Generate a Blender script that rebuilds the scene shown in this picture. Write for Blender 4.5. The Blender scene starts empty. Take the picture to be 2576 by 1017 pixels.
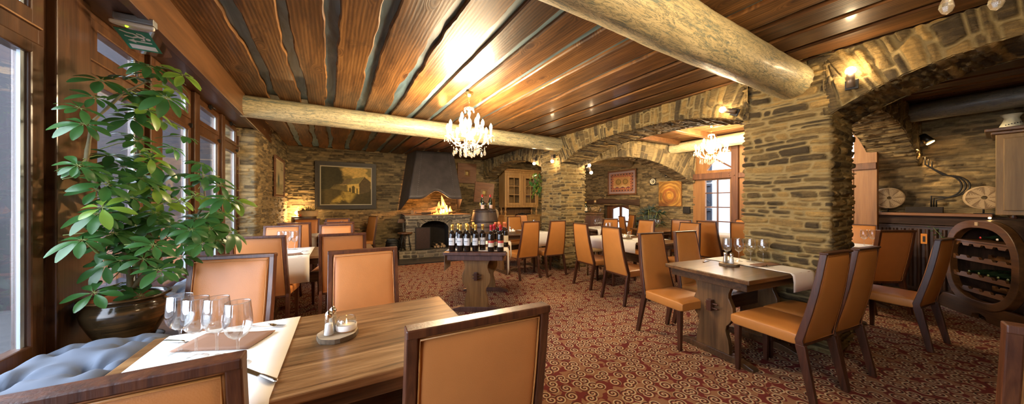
import bpy, bmesh, math, random
import numpy as np
from mathutils import Vector, Matrix, Euler
S = bpy.context.scene
COL = S.collection
PI = math.pi
RND = random.Random(11)
HC = 2.75            # ceiling height
# ------------------------------------------------------------------ scene graph helpers
def link(o, parent=None):
    COL.objects.link(o)
    if parent is not None: o.parent = parent
    return o
def tag(o, label=None, cat=None, group=None, kind=None):
    if label: o['label'] = label
    if cat: o['category'] = cat
    if group: o['group'] = group
    if kind: o['kind'] = kind
    return o
def thing(name, label, cat, loc=(0, 0, 0), rz=0.0, group=None):
    o = bpy.data.objects.new(name, None); o.empty_display_size = .1
    o.location = loc; o.rotation_euler = (0, 0, rz)
    return tag(link(o), label, cat, group)
def dup(root, loc, rz, label=None, group=None):
    r = root.copy(); COL.objects.link(r); r.location = loc; r.rotation_euler = (0, 0, rz)
    if label: r['label'] = label
    if group: r['group'] = group
    for ch in list(root.children):
        c = ch.copy(); COL.objects.link(c); c.parent = r
        for g in list(ch.children):
            d = g.copy(); COL.objects.link(d); d.parent = c
    return r
def V(*a): return Vector(a)
class MB:
    """collects shapes and links them as ONE mesh object"""
    def __init__(s): s.v = []; s.f = []; s.m = []; s.sm = []
    def add(s, vs, fs, mi=0, smooth=False, mat=None):
        o = len(s.v)
        for p in vs:
            p = Vector(p)
            s.v.append(mat @ p if mat is not None else p)
        for f in fs: s.f.append([i + o for i in f]); s.m.append(mi); s.sm.append(smooth)
        return s
    def box(s, x0, y0, z0, x1, y1, z1, mi=0, mat=None):
        e = .00011 * (len(s.f) // 6 % 9); x0 -= e; y0 -= e; z0 += e * .5; x1 += e; y1 += e; z1 -= e * .5   # never two faces in one plane
        vs = [(x, y, z) for z in (z0, z1) for y in (y0, y1) for x in (x0, x1)]
        return s.add(vs, [(0, 2, 3, 1), (4, 5, 7, 6), (0, 1, 5, 4), (2, 6, 7, 3), (0, 4, 6, 2), (1, 3, 7, 5)], mi, False, mat)
    def bar(s, a, b, w, h, mi=0, up=(0, 0, 1), w2=None, h2=None):
        a = Vector(a); b = Vector(b); d = (b - a).normalized(); u = Vector(up)
        if abs(d.dot(u)) > .98: u = Vector((0, 1, 0))
        r = d.cross(u).normalized(); u = r.cross(d)
        w2 = w if w2 is None else w2; h2 = h if h2 is None else h2
        vs = [a + r * (i * w / 2) + u * (j * h / 2) for i, j in ((-1, -1), (1, -1), (1, 1), (-1, 1))]
        vs += [b + r * (i * w2 / 2) + u * (j * h2 / 2) for i, j in ((-1, -1), (1, -1), (1, 1), (-1, 1))]
        return s.add(vs, [(3, 2, 1, 0), (4, 5, 6, 7), (0, 1, 5, 4), (1, 2, 6, 5), (2, 3, 7, 6), (3, 0, 4, 7)], mi)
    def tube(s, pts, r, n=8, mi=0, cap=True, closed=False):
        pts = [Vector(p) for p in pts]; k = len(pts)
        rs = r if isinstance(r, (list, tuple)) else [r] * k
        rings = []; prev = None
        for i, p in enumerate(pts):
            if closed: d = (pts[(i + 1) % k] - pts[i - 1])
            else: d = pts[min(i + 1, k - 1)] - pts[max(i - 1, 0)]
            d.normalize()
            u = prev if prev is not None else (Vector((0, 0, 1)) if abs(d.z) < .9 else Vector((1, 0, 0)))
            u = (u - d * u.dot(d)).normalized(); prev = u; w = d.cross(u)
            rings.append([p + (u * math.cos(2 * PI * j / n) + w * math.sin(2 * PI * j / n)) * rs[i] for j in range(n)])
        vs = [q for R in rings for q in R]; fs = []
        for i in range(k if closed else k - 1):
            a = i * n; b = ((i + 1) % k) * n
            for j in range(n): fs.append((a + j, a + (j + 1) % n, b + (j + 1) % n, b + j))
        if cap and not closed:
            fs.append(tuple(range(n - 1, -1, -1))); fs.append(tuple((k - 1) * n + j for j in range(n)))
        return s.add(vs, fs, mi, True)
    def lathe(s, prof, n=24, mi=0, c=(0, 0, 0), mat=None, cap=False, smooth=True):
        cx, cy, cz = c; vs = []; fs = []; k = len(prof)
        for r, z in prof:
            for j in range(n):
                a = 2 * PI * j / n; vs.append((cx + r * math.cos(a), cy + r * math.sin(a), cz + z))
        for i in range(k - 1):
            for j in range(n):
                fs.append((i * n + j, i * n + (j + 1) % n, (i + 1) * n + (j + 1) % n, (i + 1) * n + j))
        if cap:
            fs.append(tuple(range(n - 1, -1, -1))); fs.append(tuple((k - 1) * n + j for j in range(n)))
        return s.add(vs, fs, mi, smooth, mat)
    def prism(s, poly, t0, t1, ax='y', mi=0, mat=None):
        """poly = 2D outline; ax = extrusion axis. x: (y,z)  y: (x,z)  z: (x,y)"""
        def P(a, b, t): return {'x': (t, a, b), 'y': (a, t, b), 'z': (a, b, t)}[ax]
        n = len(poly); vs = [P(a, b, t0) for a, b in poly] + [P(a, b, t1) for a, b in poly]
        fs = [tuple(range(n - 1, -1, -1)), tuple(range(n, 2 * n))] + [(i, (i + 1) % n, n + (i + 1) % n, n + i) for i in range(n)]
        return s.add(vs, fs, mi, False, mat)
    def grid(s, fn, nu, nv, mi=0, smooth=True, closeu=False):
        vs = [fn(i / (nu if closeu else nu - 1), j / (nv - 1)) for i in range(nu) for j in range(nv)]; fs = []
        for i in range(nu if closeu else nu - 1):
            for j in range(nv - 1):
                a = i * nv + j; b = ((i + 1) % nu) * nv + j
                fs.append((a, b, b + 1, a + 1))
        return s.add(vs, fs, mi, smooth)
    def ball(s, c, r, n=10, m=7, mi=0, sz=1.0):
        return s.lathe([(max(1e-4, r * math.sin(PI * i / m)), -r * sz * math.cos(PI * i / m)) for i in range(m + 1)], n, mi, c)
    def build(s, name, mat, parent=None, bevel=0.0, smooth=None, label=None, seg=2, recalc=True):
        me = bpy.data.meshes.new(name)
        me.from_pydata([tuple(p) for p in s.v], [], s.f)
        for m in (mat if isinstance(mat, (list, tuple)) else [mat]): me.materials.append(m)
        me.polygons.foreach_set('material_index', s.m)
        me.polygons.foreach_set('use_smooth', [bool(x) if smooth is None else smooth for x in s.sm])
        if recalc:
            bm = bmesh.new(); bm.from_mesh(me); bmesh.ops.recalc_face_normals(bm, faces=bm.faces); bm.to_mesh(me); bm.free()
        me.update()
        o = link(bpy.data.objects.new(name, me), parent)
        if bevel > 0:
            b = o.modifiers.new('bevel', 'BEVEL'); b.width = bevel; b.segments = seg; b.limit_method = 'ANGLE'; b.angle_limit = .6
            b.harden_normals = False
        if label: o['label'] = label
        return o
def puffy(name, mat, parent, fn, nu, nv, mi=0):
    return MB().grid(fn, nu, nv, mi).build(name, mat, parent)

# ------------------------------------------------------------------ numpy noise
def _hash(ix, iy, seed):
    n = (ix.astype(np.int64) * 374761393 + iy.astype(np.int64) * 668265263 + seed * 974634777) & 0x7fffffff
    n = ((n ^ (n >> 13)) * 1274126177) & 0x7fffffff
    n = n ^ (n >> 16)
    return (n & 0xffff) / 65535.0
def noise(x, y, seed=0):
    x = np.asarray(x, float); y = np.asarray(y, float)
    ix = np.floor(x); iy = np.floor(y); fx = x - ix; fy = y - iy
    fx = fx * fx * (3 - 2 * fx); fy = fy * fy * (3 - 2 * fy)
    a = _hash(ix, iy, seed); b = _hash(ix + 1, iy, seed); c = _hash(ix, iy + 1, seed); d = _hash(ix + 1, iy + 1, seed)
    return (a * (1 - fx) + b * fx) * (1 - fy) + (c * (1 - fx) + d * fx) * fy
def fbm(x, y, seed=0, o=4):
    t = 0; a = .5
    for i in range(o): t = t + a * noise(x * 2 ** i, y * 2 ** i, seed + i * 7); a *= .5
    return t
def npmesh(name, P, mat, col=None, parent=None, closeu=False, flip=False, smooth=True):
    """P (nu,nv,3) vertex grid -> mesh; col (nu,nv,3) -> colour attribute 'st'"""
    nu, nv = P.shape[:2]
    idx = np.arange(nu * nv).reshape(nu, nv)
    if closeu: idx = np.vstack([idx, idx[:1]])
    a = idx[:-1, :-1].ravel(); b = idx[1:, :-1].ravel(); c = idx[1:, 1:].ravel(); d = idx[:-1, 1:].ravel()
    q = np.stack([a, d, c, b] if flip else [a, b, c, d], 1).ravel()
    me = bpy.data.meshes.new(name); nf = len(q) // 4
    me.vertices.add(nu * nv); me.vertices.foreach_set('co', P.reshape(-1).astype(np.float32))
    me.loops.add(len(q)); me.loops.foreach_set('vertex_index', q.astype(np.int32))
    me.polygons.add(nf); me.polygons.foreach_set('loop_start', np.arange(0, len(q), 4, dtype=np.int32))
    me.polygons.foreach_set('use_smooth', np.full(nf, smooth))
    if col is not None:
        at = me.color_attributes.new('st', 'FLOAT_COLOR', 'POINT')
        at.data.foreach_set('color', np.concatenate([col, np.ones(col.shape[:2] + (1,))], 2).reshape(-1).astype(np.float32))
    me.update(calc_edges=True); me.validate()
    me.materials.append(mat)
    return link(bpy.data.objects.new(name, me), parent)
def joinmesh(name, objs, mat, kind='structure', parent=None):
    """merge mesh objects (grid patches of one wall) into one object"""
    bm = bmesh.new()
    for o in objs: bm.from_mesh(o.data)
    me = bpy.data.meshes.new(name); bm.to_mesh(me); bm.free(); me.materials.append(mat)
    for o in objs:
        d = o.data; bpy.data.objects.remove(o); bpy.data.meshes.remove(d)
    o = link(bpy.data.objects.new(name, me), parent)
    if kind: o['kind'] = kind
    return o
# ------------------------------------------------------------------ laid stone: relief + per-stone colour, as geometry
STY = {  # course height, stone length, joint half width, proud, roughness, edge
    'pillar': ((.028, .085), (.09, .38), (.004, .013), (.010, .036), .017, .012),
    'slate': ((.020, .065), (.07, .36), (.0015, .007), (.004, .036), .018, .009),
    'vous': ((.042, .115), (.13, .38), (.003, .011), (.012, .042), .022, .011),
    'soffit': ((.022, .06), (.12, .45), (.001, .005), (.004, .040), .018, .010),
    'block': ((.055, .105), (.12, .34), (.006, .014), (.006, .020), .010, .014)}
def stones(U, Vv, seed, style):
    (h0, h1), (l0, l1), (j0, j1), (p0, p1), rough, edge = STY[style]
    R = random.Random(seed * 31 + 5)
    Uw = U + .03 * (fbm(U * 5, Vv * 9, seed + 3, 2) - .4) + .045 * (noise(U * 4, Vv * 13, seed + 71) - .5)
    Vw = Vv + .045 * (noise(U * .8, Vv * .9, seed + 61) - .5) + .036 * (noise(U * 1.6, Vv * 2.5, seed + 1) - .5) + .022 * (noise(U * 6, Vv * 7, seed + 2) - .5) + .006 * (noise(U * 22, Vv * 26, seed + 9) - .5)
    lo, hi = Vw.min() - .2, Vw.max() + .2
    bs = [lo]
    while bs[-1] < hi: bs.append(bs[-1] + h0 + (h1 - h0) * R.random() ** 1.6)
    bs = np.array(bs); ci = np.clip(np.searchsorted(bs, Vw) - 1, 0, len(bs) - 2)
    dv = np.minimum(Vw - bs[ci], bs[ci + 1] - Vw)
    h = np.zeros_like(U); cr = np.zeros_like(U); cm = np.zeros_like(U); cb = np.zeros_like(U)
    ulo, uhi = Uw.min() - .5, Uw.max() + .5
    for c in range(len(bs) - 1):
        k = ci == c
        if not k.any(): continue
        us = [ulo - R.random() * .3]
        while us[-1] < uhi: us.append(us[-1] + l0 + (l1 - l0) * R.random() ** 1.4)
        us = np.array(us); n = len(us)
        prd = np.array([p0 + (p1 - p0) * R.random() ** 1.5 for _ in range(n)])
        jj = np.array([j0 + (j1 - j0) * R.random() for _ in range(n)])
        tl = np.array([R.uniform(-1, 1) for _ in range(n)]); rr = np.array([R.random() for _ in range(n)]); r2 = np.array([R.random() for _ in range(n)])
        u = Uw[k]; si = np.clip(np.searchsorted(us, u) - 1, 0, n - 2)
        du = np.minimum(u - us[si], us[si + 1] - u)
        q_ = .007; d = -q_ * np.log(np.exp(-np.minimum(dv[k], .09) / q_) + np.exp(-np.minimum(du * .8, .09) / q_)) + .002 - jj[si]
        e = np.clip(d / edge, 0, 1); e = e * (2 - e)
        mid = (u - (us[si] + us[si + 1]) / 2) / (us[si + 1] - us[si])
        vm = (Vw[k] - bs[c]) / (bs[c + 1] - bs[c]) - .5
        h[k] = e * (prd[si] + tl[si] * mid * .012 + vm * .010 * np.sign(r2[si] - .4))
        cr[k] = rr[si]; cb[k] = r2[si]; cm[k] = np.clip(1 - (d + .002) / .006, 0, 1)
    n1 = fbm(U * 14, Vv * 40, seed + 20, 3) - .45
    h = h + rough * n1 * (1 - .75 * cm) + .006 * (noise(U * 3, Vv * 3, seed + 33) - .5)
    return h, np.stack([cr, cm, cb], 2)
def stone_patch(name, mat, P, N, U, Vv, seed, style, flip=False, closeu=False):
    h, col = stones(U, Vv, seed, style)
    return npmesh(name, P + N * h[..., None], mat, col, closeu=closeu, flip=flip)
def stone_path(name, mat, pts, z0, z1, seed, style, res=.013, closed=False, rad=.03, bulge=None):
    """wall standing on a 2D path (outside = right-hand side of travel)"""
    pts = [np.array(p, float) for p in pts]; n = len(pts); Q = []; NN = []
    for i in range(n if closed else n - 1):
        a = pts[i]; b = pts[(i + 1) % n]; L = np.linalg.norm(b - a); d = (b - a) / L; nn = np.array([d[1], -d[0]])
        s0 = rad if (closed or i > 0) else 0; s1 = L - rad if (closed or i < n - 2) else L
        k = max(2, int((s1 - s0) / res))
        for j in range(k + 1): Q.append(a + d * (s0 + (s1 - s0) * j / k)); NN.append(nn)
        if closed or i < n - 2:
            c = pts[(i + 2) % n]; d2 = (c - b) / np.linalg.norm(c - b); n2 = np.array([d2[1], -d2[0]])
            p0 = b - d * rad; p1 = b + d2 * rad
            for t in (.25, .5, .75):
                q = p0 * (1 - t) ** 2 + b * 2 * t * (1 - t) + p1 * t * t; m = nn * (1 - t) + n2 * t
                Q.append(q); NN.append(m / np.linalg.norm(m))
    Q = np.array(Q); NN = np.array(NN)
    seg = np.linalg.norm(np.diff(Q, axis=0), axis=1); u = np.concatenate([[0], np.cumsum(seg)])
    nv = int((z1 - z0) / res) + 1; z = np.linspace(z0, z1, nv)
    P = np.zeros((len(Q), nv, 3)); P[..., :2] = Q[:, None, :]; P[..., 2] = z[None, :]
    N = np.zeros_like(P); N[..., :2] = NN[:, None, :]
    U = np.repeat(u[:, None], nv, 1); Vv = np.repeat(z[None, :], len(Q), 0)
    if bulge is not None: P = P + N * bulge(z)[None, :, None]
    o = stone_patch(name, mat, P, N, U, Vv, seed, style, closeu=closed)
    return o
# ------------------------------------------------------------------ materials
def new_mat(name):
    m = bpy.data.materials.new(name); m.use_nodes = True; nt = m.node_tree
    return m, nt, nt.nodes['Principled BSDF']
def nd(nt, t, ins=None, **props):
    n = nt.nodes.new(t)
    for k, v in props.items(): setattr(n, k, v)
    for k, v in (ins or {}).items():
        s = n.inputs[k]
        if isinstance(v, bpy.types.NodeSocket): nt.links.new(v, s)
        else: s.default_value = v
    return n
def ramp(nt, fac, stops, interp='LINEAR'):
    r = nt.nodes.new('ShaderNodeValToRGB'); r.color_ramp.interpolation = interp
    e = r.color_ramp.elements
    while len(e) < len(stops): e.new(.5)
    for i, (p, c) in enumerate(stops):
        e[i].position = p; e[i].color = tuple(c) + (1,) if len(c) == 3 else c
    nt.links.new(fac, r.inputs[0]); return r.outputs[0]
def mixc(nt, f, a, b, mode='MIX'):
    n = nd(nt, 'ShaderNodeMix', data_type='RGBA', blend_type=mode)
    for s, v in ((n.inputs[0], f), (n.inputs[6], a), (n.inputs[7], b)):
        if isinstance(v, bpy.types.NodeSocket): nt.links.new(v, s)
        else: s.default_value = v if not isinstance(v, tuple) or len(v) == 4 else v + (1,)
    return n.outputs[2]
def math_(nt, op, a, b=0.0, c=None, clamp=False):
    n = nd(nt, 'ShaderNodeMath', operation=op, use_clamp=clamp)
    for i, v in enumerate((a, b) if c is None else (a, b, c)):
        if isinstance(v, bpy.types.NodeSocket): nt.links.new(v, n.inputs[i])
        else: n.inputs[i].default_value = v
    return n.outputs[0]
def coords(nt, kind='Object', scale=(1, 1, 1), loc=(0, 0, 0), rot=(0, 0, 0)):
    tc = nt.nodes.new('ShaderNodeTexCoord')
    return nd(nt, 'ShaderNodeMapping', {'Vector': tc.outputs[kind], 'Scale': scale, 'Location': loc, 'Rotation': rot}).outputs[0]
def ns(nt, vec, scale, detail=3, rough=.55, dist=0.0):
    return nd(nt, 'ShaderNodeTexNoise', {'Vector': vec, 'Scale': scale, 'Detail': detail, 'Roughness': rough, 'Distortion': dist}).outputs[0]
def bump(nt, b, h, strength, dist=.01):
    n = nd(nt, 'ShaderNodeBump', {'Height': h, 'Strength': strength, 'Distance': dist}); nt.links.new(n.outputs[0], b.inputs['Normal'])
def flat(name, c, rough=.5, metal=0.0, spec=.5, em=None, es=0.0, var=0.0, vs=30):
    m, nt, b = new_mat(name); b.inputs['Roughness'].default_value = rough; b.inputs['Metallic'].default_value = metal
    b.inputs['Specular IOR Level'].default_value = spec
    b.inputs['Base Color'].default_value = tuple(c) + (1,)
    if var > 0:
        f = ns(nt, coords(nt), vs, 3)
        nt.links.new(mixc(nt, f, tuple(x * (1 - var) for x in c), tuple(min(1, x * (1 + var)) for x in c)), b.inputs['Base Color'])
    if em: b.inputs['Emission Color'].default_value = tuple(em) + (1,); b.inputs['Emission Strength'].default_value = es
    return m
def wood(name, c0, c1, c2, axis=0, scale=1.0, rough=.4, coat=0.0, strength=.15, pores=True):
    m, nt, b = new_mat(name)
    sc = [14.0, 14.0, 14.0]; sc[axis] = 1.1
    v = coords(nt, 'Object', tuple(x * scale for x in sc))
    g = ns(nt, v, 1.0, 5, .6, 1.2); f2 = [90.0] * 3; f2[axis] = 4.0
    fine = ns(nt, coords(nt, 'Object', tuple(x * scale for x in f2)), 1.0, 2, .6)
    mix = math_(nt, 'ADD', math_(nt, 'MULTIPLY', g, .75), math_(nt, 'MULTIPLY', fine, .25))
    c = ramp(nt, mix, [(.33, c0), (.5, c1), (.66, c2)])
    nt.links.new(c, b.inputs['Base Color']); b.inputs['Roughness'].default_value = rough
    b.inputs['Coat Weight'].default_value = coat; b.inputs['Coat Roughness'].default_value = .2
    bump(nt, b, fine, strength, .004)
    return m
def stone_mat(name, dark, mid, ochre, mortar, grey=1.0):
    m, nt, b = new_mat(name)
    at = nd(nt, 'ShaderNodeAttribute', attribute_name='st'); sp = nd(nt, 'ShaderNodeSeparateColor', {'Color': at.outputs['Color']})
    co = coords(nt); f = ns(nt, co, 9, 5, .65); f3 = ns(nt, co, 60, 3, .6)
    x = math_(nt, 'ADD', math_(nt, 'MULTIPLY', sp.outputs[0], .62), math_(nt, 'MULTIPLY', f, .45))
    sk = ns(nt, coords(nt, 'Object', (7, 7, 46)), 1.0, 5, .68, .8)
    x = math_(nt, 'ADD', x, math_(nt, 'MULTIPLY', math_(nt, 'SUBTRACT', sk, .5), .75))
    st = ramp(nt, x, [(.28, dark), (.57, mid), (.80, tuple((a + c) / 2 for a, c in zip(mid, ochre))), (1.0, ochre)])
    st = mixc(nt, math_(nt, 'MULTIPLY', f3, .5), st, tuple(a * .40 for a in mid), 'MIX')
    mo = mixc(nt, f, tuple(a * .7 for a in mortar), mortar)
    nt.links.new(mixc(nt, sp.outputs[1], st, mo), b.inputs['Base Color'])
    b.inputs['Roughness'].default_value = .82; b.inputs['Specular IOR Level'].default_value = .3
    bump(nt, b, math_(nt, 'ADD', math_(nt, 'ADD', f3, math_(nt, 'MULTIPLY', f, .6)), sk), .75, .008)
    return m
def glass_thin(name, tint=(1, 1, 1), lo=.05, hi=.75, rough=0.0, ior=1.45):
    m = bpy.data.materials.new(name); m.use_nodes = True; nt = m.node_tree; nt.nodes.clear()
    t = nd(nt, 'ShaderNodeBsdfTransparent', {'Color': tint + (1,)}); g = nd(nt, 'ShaderNodeBsdfGlossy', {'Color': (1, 1, 1, 1), 'Roughness': rough})
    lw = nd(nt, 'ShaderNodeLayerWeight', {'Blend': .5})
    f = math_(nt, 'POWER', lw.outputs['Facing'], 3.0)
    f = math_(nt, 'ADD', math_(nt, 'MULTIPLY', f, hi - lo), lo)
    mx = nd(nt, 'ShaderNodeMixShader', {0: f, 1: t.outputs[0], 2: g.outputs[0]})
    out = nd(nt, 'ShaderNodeOutputMaterial', {'Surface': mx.outputs[0]})
    return m
def leather(name, c):
    m, nt, b = new_mat(name); co = coords(nt)
    f = ns(nt, co, 7, 3, .5); vo = nd(nt, 'ShaderNodeTexVoronoi', {'Vector': co, 'Scale': 260.0}).outputs['Distance']
    nt.links.new(mixc(nt, f, tuple(x * .84 for x in c), tuple(min(1, x * 1.12) for x in c)), b.inputs['Base Color'])
    b.inputs['Roughness'].default_value = .42; b.inputs['Specular IOR Level'].default_value = .45
    bump(nt, b, vo, .25, .0012); return m
M = {}
M['stone'] = stone_mat('slate_masonry', (.036, .026, .014), (.165, .112, .042), (.450, .285, .090), (.300, .225, .098))
M['stone_dry'] = stone_mat('dry_laid_slate', (.075, .056, .032), (.240, .178, .086), (.520, .365, .160), (.250, .182, .086))
M['stone_grey'] = stone_mat('hearth_stone', (.060, .052, .042), (.200, .168, .120), (.380, .300, .190), (.400, .330, .215))
M['stone_out'] = stone_mat('grey_outdoor_stone', (.05, .05, .05), (.10, .097, .09), (.14, .13, .12), (.11, .107, .10))
# varnished ceiling boards with knots, per-board tone
def boards_mat():
    m, nt, b = new_mat('varnished_ceiling_boards')
    at = nd(nt, 'ShaderNodeAttribute', attribute_name='st'); sp = nd(nt, 'ShaderNodeSeparateColor', {'Color': at.outputs['Color']})
    tc = nt.nodes.new('ShaderNodeTexCoord')
    off = nd(nt, 'ShaderNodeCombineXYZ', {'X': math_(nt, 'MULTIPLY', sp.outputs[0], 37.0), 'Y': math_(nt, 'MULTIPLY', sp.outputs[0], 11.0)}).outputs[0]
    v0 = nd(nt, 'ShaderNodeVectorMath', {0: tc.outputs['Object'], 1: off}, operation='ADD').outputs[0]
    v1 = nd(nt, 'ShaderNodeMapping', {'Vector': v0, 'Scale': (9.0, .9, 9.0)}).outputs[0]
    kn = nd(nt, 'ShaderNodeTexVoronoi', {'Vector': nd(nt, 'ShaderNodeMapping', {'Vector': v0, 'Scale': (4.5, 1.9, 0.0)}).outputs[0], 'Scale': 1.0}).outputs['Distance']
    kn2 = math_(nt, 'MULTIPLY', math_(nt, 'SUBTRACT', .30, kn, clamp=True), 3.0)
    g = ns(nt, nd(nt, 'ShaderNodeVectorMath', {0: v1, 1: nd(nt, 'ShaderNodeCombineXYZ', {'X': kn2}).outputs[0]}, operation='ADD').outputs[0], 1.0, 6, .62, 1.4)
    wv = nd(nt, 'ShaderNodeTexWave', {'Vector': nd(nt, 'ShaderNodeVectorMath', {0: v1, 1: nd(nt, 'ShaderNodeCombineXYZ', {'X': math_(nt, 'MULTIPLY', kn2, 1.6)}).outputs[0]}, operation='ADD').outputs[0], 'Scale': 1.3, 'Distortion': 5.0, 'Detail': 3.0, 'Detail Scale': .6}, bands_direction='X').outputs['Fac']
    x = math_(nt, 'ADD', math_(nt, 'MULTIPLY', g, .8), math_(nt, 'MULTIPLY', wv, .11))
    x = math_(nt, 'ADD', x, math_(nt, 'MULTIPLY', math_(nt, 'SUBTRACT', sp.outputs[0], .5), .16))
    c = ramp(nt, x, [(.25, (.026, .0115, .0045)), (.45, (.088, .038, .0125)), (.6, (.175, .080, .025)), (.8, (.30, .150, .052))])
    knot = ramp(nt, math_(nt, 'ADD', kn, math_(nt, 'MULTIPLY', g, .10)), [(.14, (1, 1, 1)), (.22, (0, 0, 0))])
    stn = ramp(nt, ns(nt, nd(nt, 'ShaderNodeMapping', {'Vector': v0, 'Scale': (3.0, 1.2, 0.0)}).outputs[0], 1.6, 6, .7, .6), [(.60, (0, 0, 0)), (.72, (1, 1, 1))])
    c = mixc(nt, math_(nt, 'MULTIPLY', stn, .6), c, (.030, .014, .007))
    c = mixc(nt, math_(nt, 'MULTIPLY', knot, .8), c, (.035, .012, .006))
    nt.links.new(c, b.inputs['Base Color'])
    b.inputs['Roughness'].default_value = .47; b.inputs['Coat Weight'].default_value = .12; b.inputs['Coat Roughness'].default_value = .13; b.inputs['Specular IOR Level'].default_value = .18
    bump(nt, b, math_(nt, 'ADD', x, math_(nt, 'MULTIPLY', ns(nt, v1, .6, 2), 1.2)), .35, .010); return m
M['boards'] = boards_mat()
def strip_mat():
    m, nt, b = new_mat('blue_grey_stained_boards'); co = coords(nt, 'Object', (5, .8, 5))
    f = ns(nt, co, 1.5, 5, .6, .8)
    nt.links.new(ramp(nt, f, [(.35, (.035, .065, .085)), (.55, (.10, .17, .21)), (.72, (.24, .30, .32))]), b.inputs['Base Color'])
    b.inputs['Roughness'].default_value = .45; return m
M['strip'] = strip_mat()
def beam_mat(name, axis, base, light, streak):
    m, nt, b = new_mat(name); sc = [9.0] * 3; sc[axis] = 1.3
    v = coords(nt, 'Object', tuple(sc)); f = ns(nt, v, 1.2, 6, .72, 1.5)
    sc2 = [34.0] * 3; sc2[axis] = 5.0; f2 = ns(nt, coords(nt, 'Object', tuple(sc2)), 1.0, 5, .7, 2.2)
    c = ramp(nt, f, [(.38, base), (.62, light)])
    sc3 = [22.0] * 3; sc3[axis] = 3.2; f4 = ns(nt, coords(nt, 'Object', tuple(sc3)), 1.0, 7, .66, 3.0)
    ln = ramp(nt, math_(nt, 'ABSOLUTE', math_(nt, 'SUBTRACT', f4, .5)), [(.007, (1, 1, 1)), (.030, (0, 0, 0))])
    k = ramp(nt, math_(nt, 'ADD', math_(nt, 'MULTIPLY', f, .6), math_(nt, 'MULTIPLY', f2, .45)), [(.41, (.85, .85, .85)), (.50, (0, 0, 0))])
    c = mixc(nt, math_(nt, 'MULTIPLY', ln, .85), c, streak)
    nt.links.new(mixc(nt, k, c, tuple(a * 1.7 for a in streak)), b.inputs['Base Color'])
    b.inputs['Roughness'].default_value = .42; b.inputs['Coat Weight'].default_value = .2; b.inputs['Coat Roughness'].default_value = .25
    bump(nt, b, f2, .5, .008); return m
M['beam_x'] = beam_mat('pale_painted_log', 0, (.42, .345, .185), (.58, .50, .30), (.060, .090, .085))
M['beam_y'] = beam_mat('pale_painted_log_room', 1, (.50, .38, .18), (.66, .54, .30), (.16, .13, .08))
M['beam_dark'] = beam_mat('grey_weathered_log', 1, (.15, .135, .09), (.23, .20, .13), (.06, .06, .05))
M['win_wood'] = wood('window_timber', (.030, .011, .004), (.064, .025, .009), (.105, .044, .016), 2, .8, .34, .3)
M['fascia'] = wood('fascia_timber', (.052, .020, .006), (.098, .040, .012), (.150, .063, .020), 1, .5, .42, .15)
M['timber'] = wood('orange_timber', (.165, .070, .018), (.25, .112, .031), (.33, .155, .048), 2, .6, .45)
M['timber_dark'] = wood('brown_timber', (.07, .026, .011), (.125, .048, .019), (.19, .078, .032), 2, .7, .5)
M['mahog'] = wood('dark_mahogany', (.022, .007, .003), (.048, .014, .006), (.085, .027, .011), 2, 1.6, .40, .12)
M['mahog_red'] = wood('reddish_mahogany', (.042, .012, .005), (.090, .027, .010), (.155, .051, .017), 2, 1.6, .38, .15)
M['leather'] = leather('orange_leather_daylit', (.58, .215, .058))  # lighter shade of the chair leather, with window daylight put into the colour
M['leather_tan'] = leather('tan_orange_leather', (.43, .172, .038))
M['piping'] = flat('leather_piping', (.50, .20, .05), .4)
M['bottle_cap'] = flat('olive_bottle_cap', (.13, .15, .05), .4)
M['piping_dark'] = flat('dark_leather_piping', (.26, .085, .018), .4)
M['oak_mid'] = wood('brown_oak_top', (.045, .020, .008), (.110, .052, .020), (.19, .098, .040), 0, 1.1, .28, .3)
M['oak_top'] = wood('oak_table_top', (.060, .025, .008), (.175, .083, .029), (.32, .180, .075), 0, 1.25, .30, .25)
M['oak_dark'] = wood('dark_oak', (.028, .013, .006), (.065, .032, .014), (.115, .058, .026), 0, 1.0, .36, .25)
M['oak_leg'] = wood('brown_oak_leg', (.050, .024, .009), (.115, .056, .020), (.18, .092, .034), 2, .8, .42, .15)
M['oak_honey'] = wood('honey_oak_leg', (.10, .045, .011), (.185, .088, .023), (.265, .135, .042), 2, .8, .42, .15)
M['cab_oak'] = wood('golden_oak_cabinet', (.24, .125, .035), (.36, .195, .060), (.46, .270, .095), 2, .8, .45)
M['wine_wood'] = wood('purple_brown_wood', (.045, .018, .014), (.085, .036, .026), (.13, .060, .042), 2, .9, .45)
M['barrel'] = wood('old_barrel_staves', (.026, .015, .011), (.052, .030, .021), (.088, .052, .037), 2, .9, .5)
M['rack'] = wood('barrel_rack_wood', (.050, .020, .007), (.100, .041, .013), (.15, .064, .021), 0, .9, .38, .2)
M['frame_oak'] = wood('square_frame_wood', (.09, .034, .012), (.16, .064, .022), (.22, .095, .035), 0, .9, .5)
M['paper'] = flat('white_paper_runner', (.72, .70, .66), .75, var=.04, vs=12)
M['napkin'] = flat('brown_paper_napkin', (.235, .125, .075), .85, var=.06)
M['glass'] = glass_thin('clear_glass', (.95, .96, .96), .085, .92)
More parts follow.
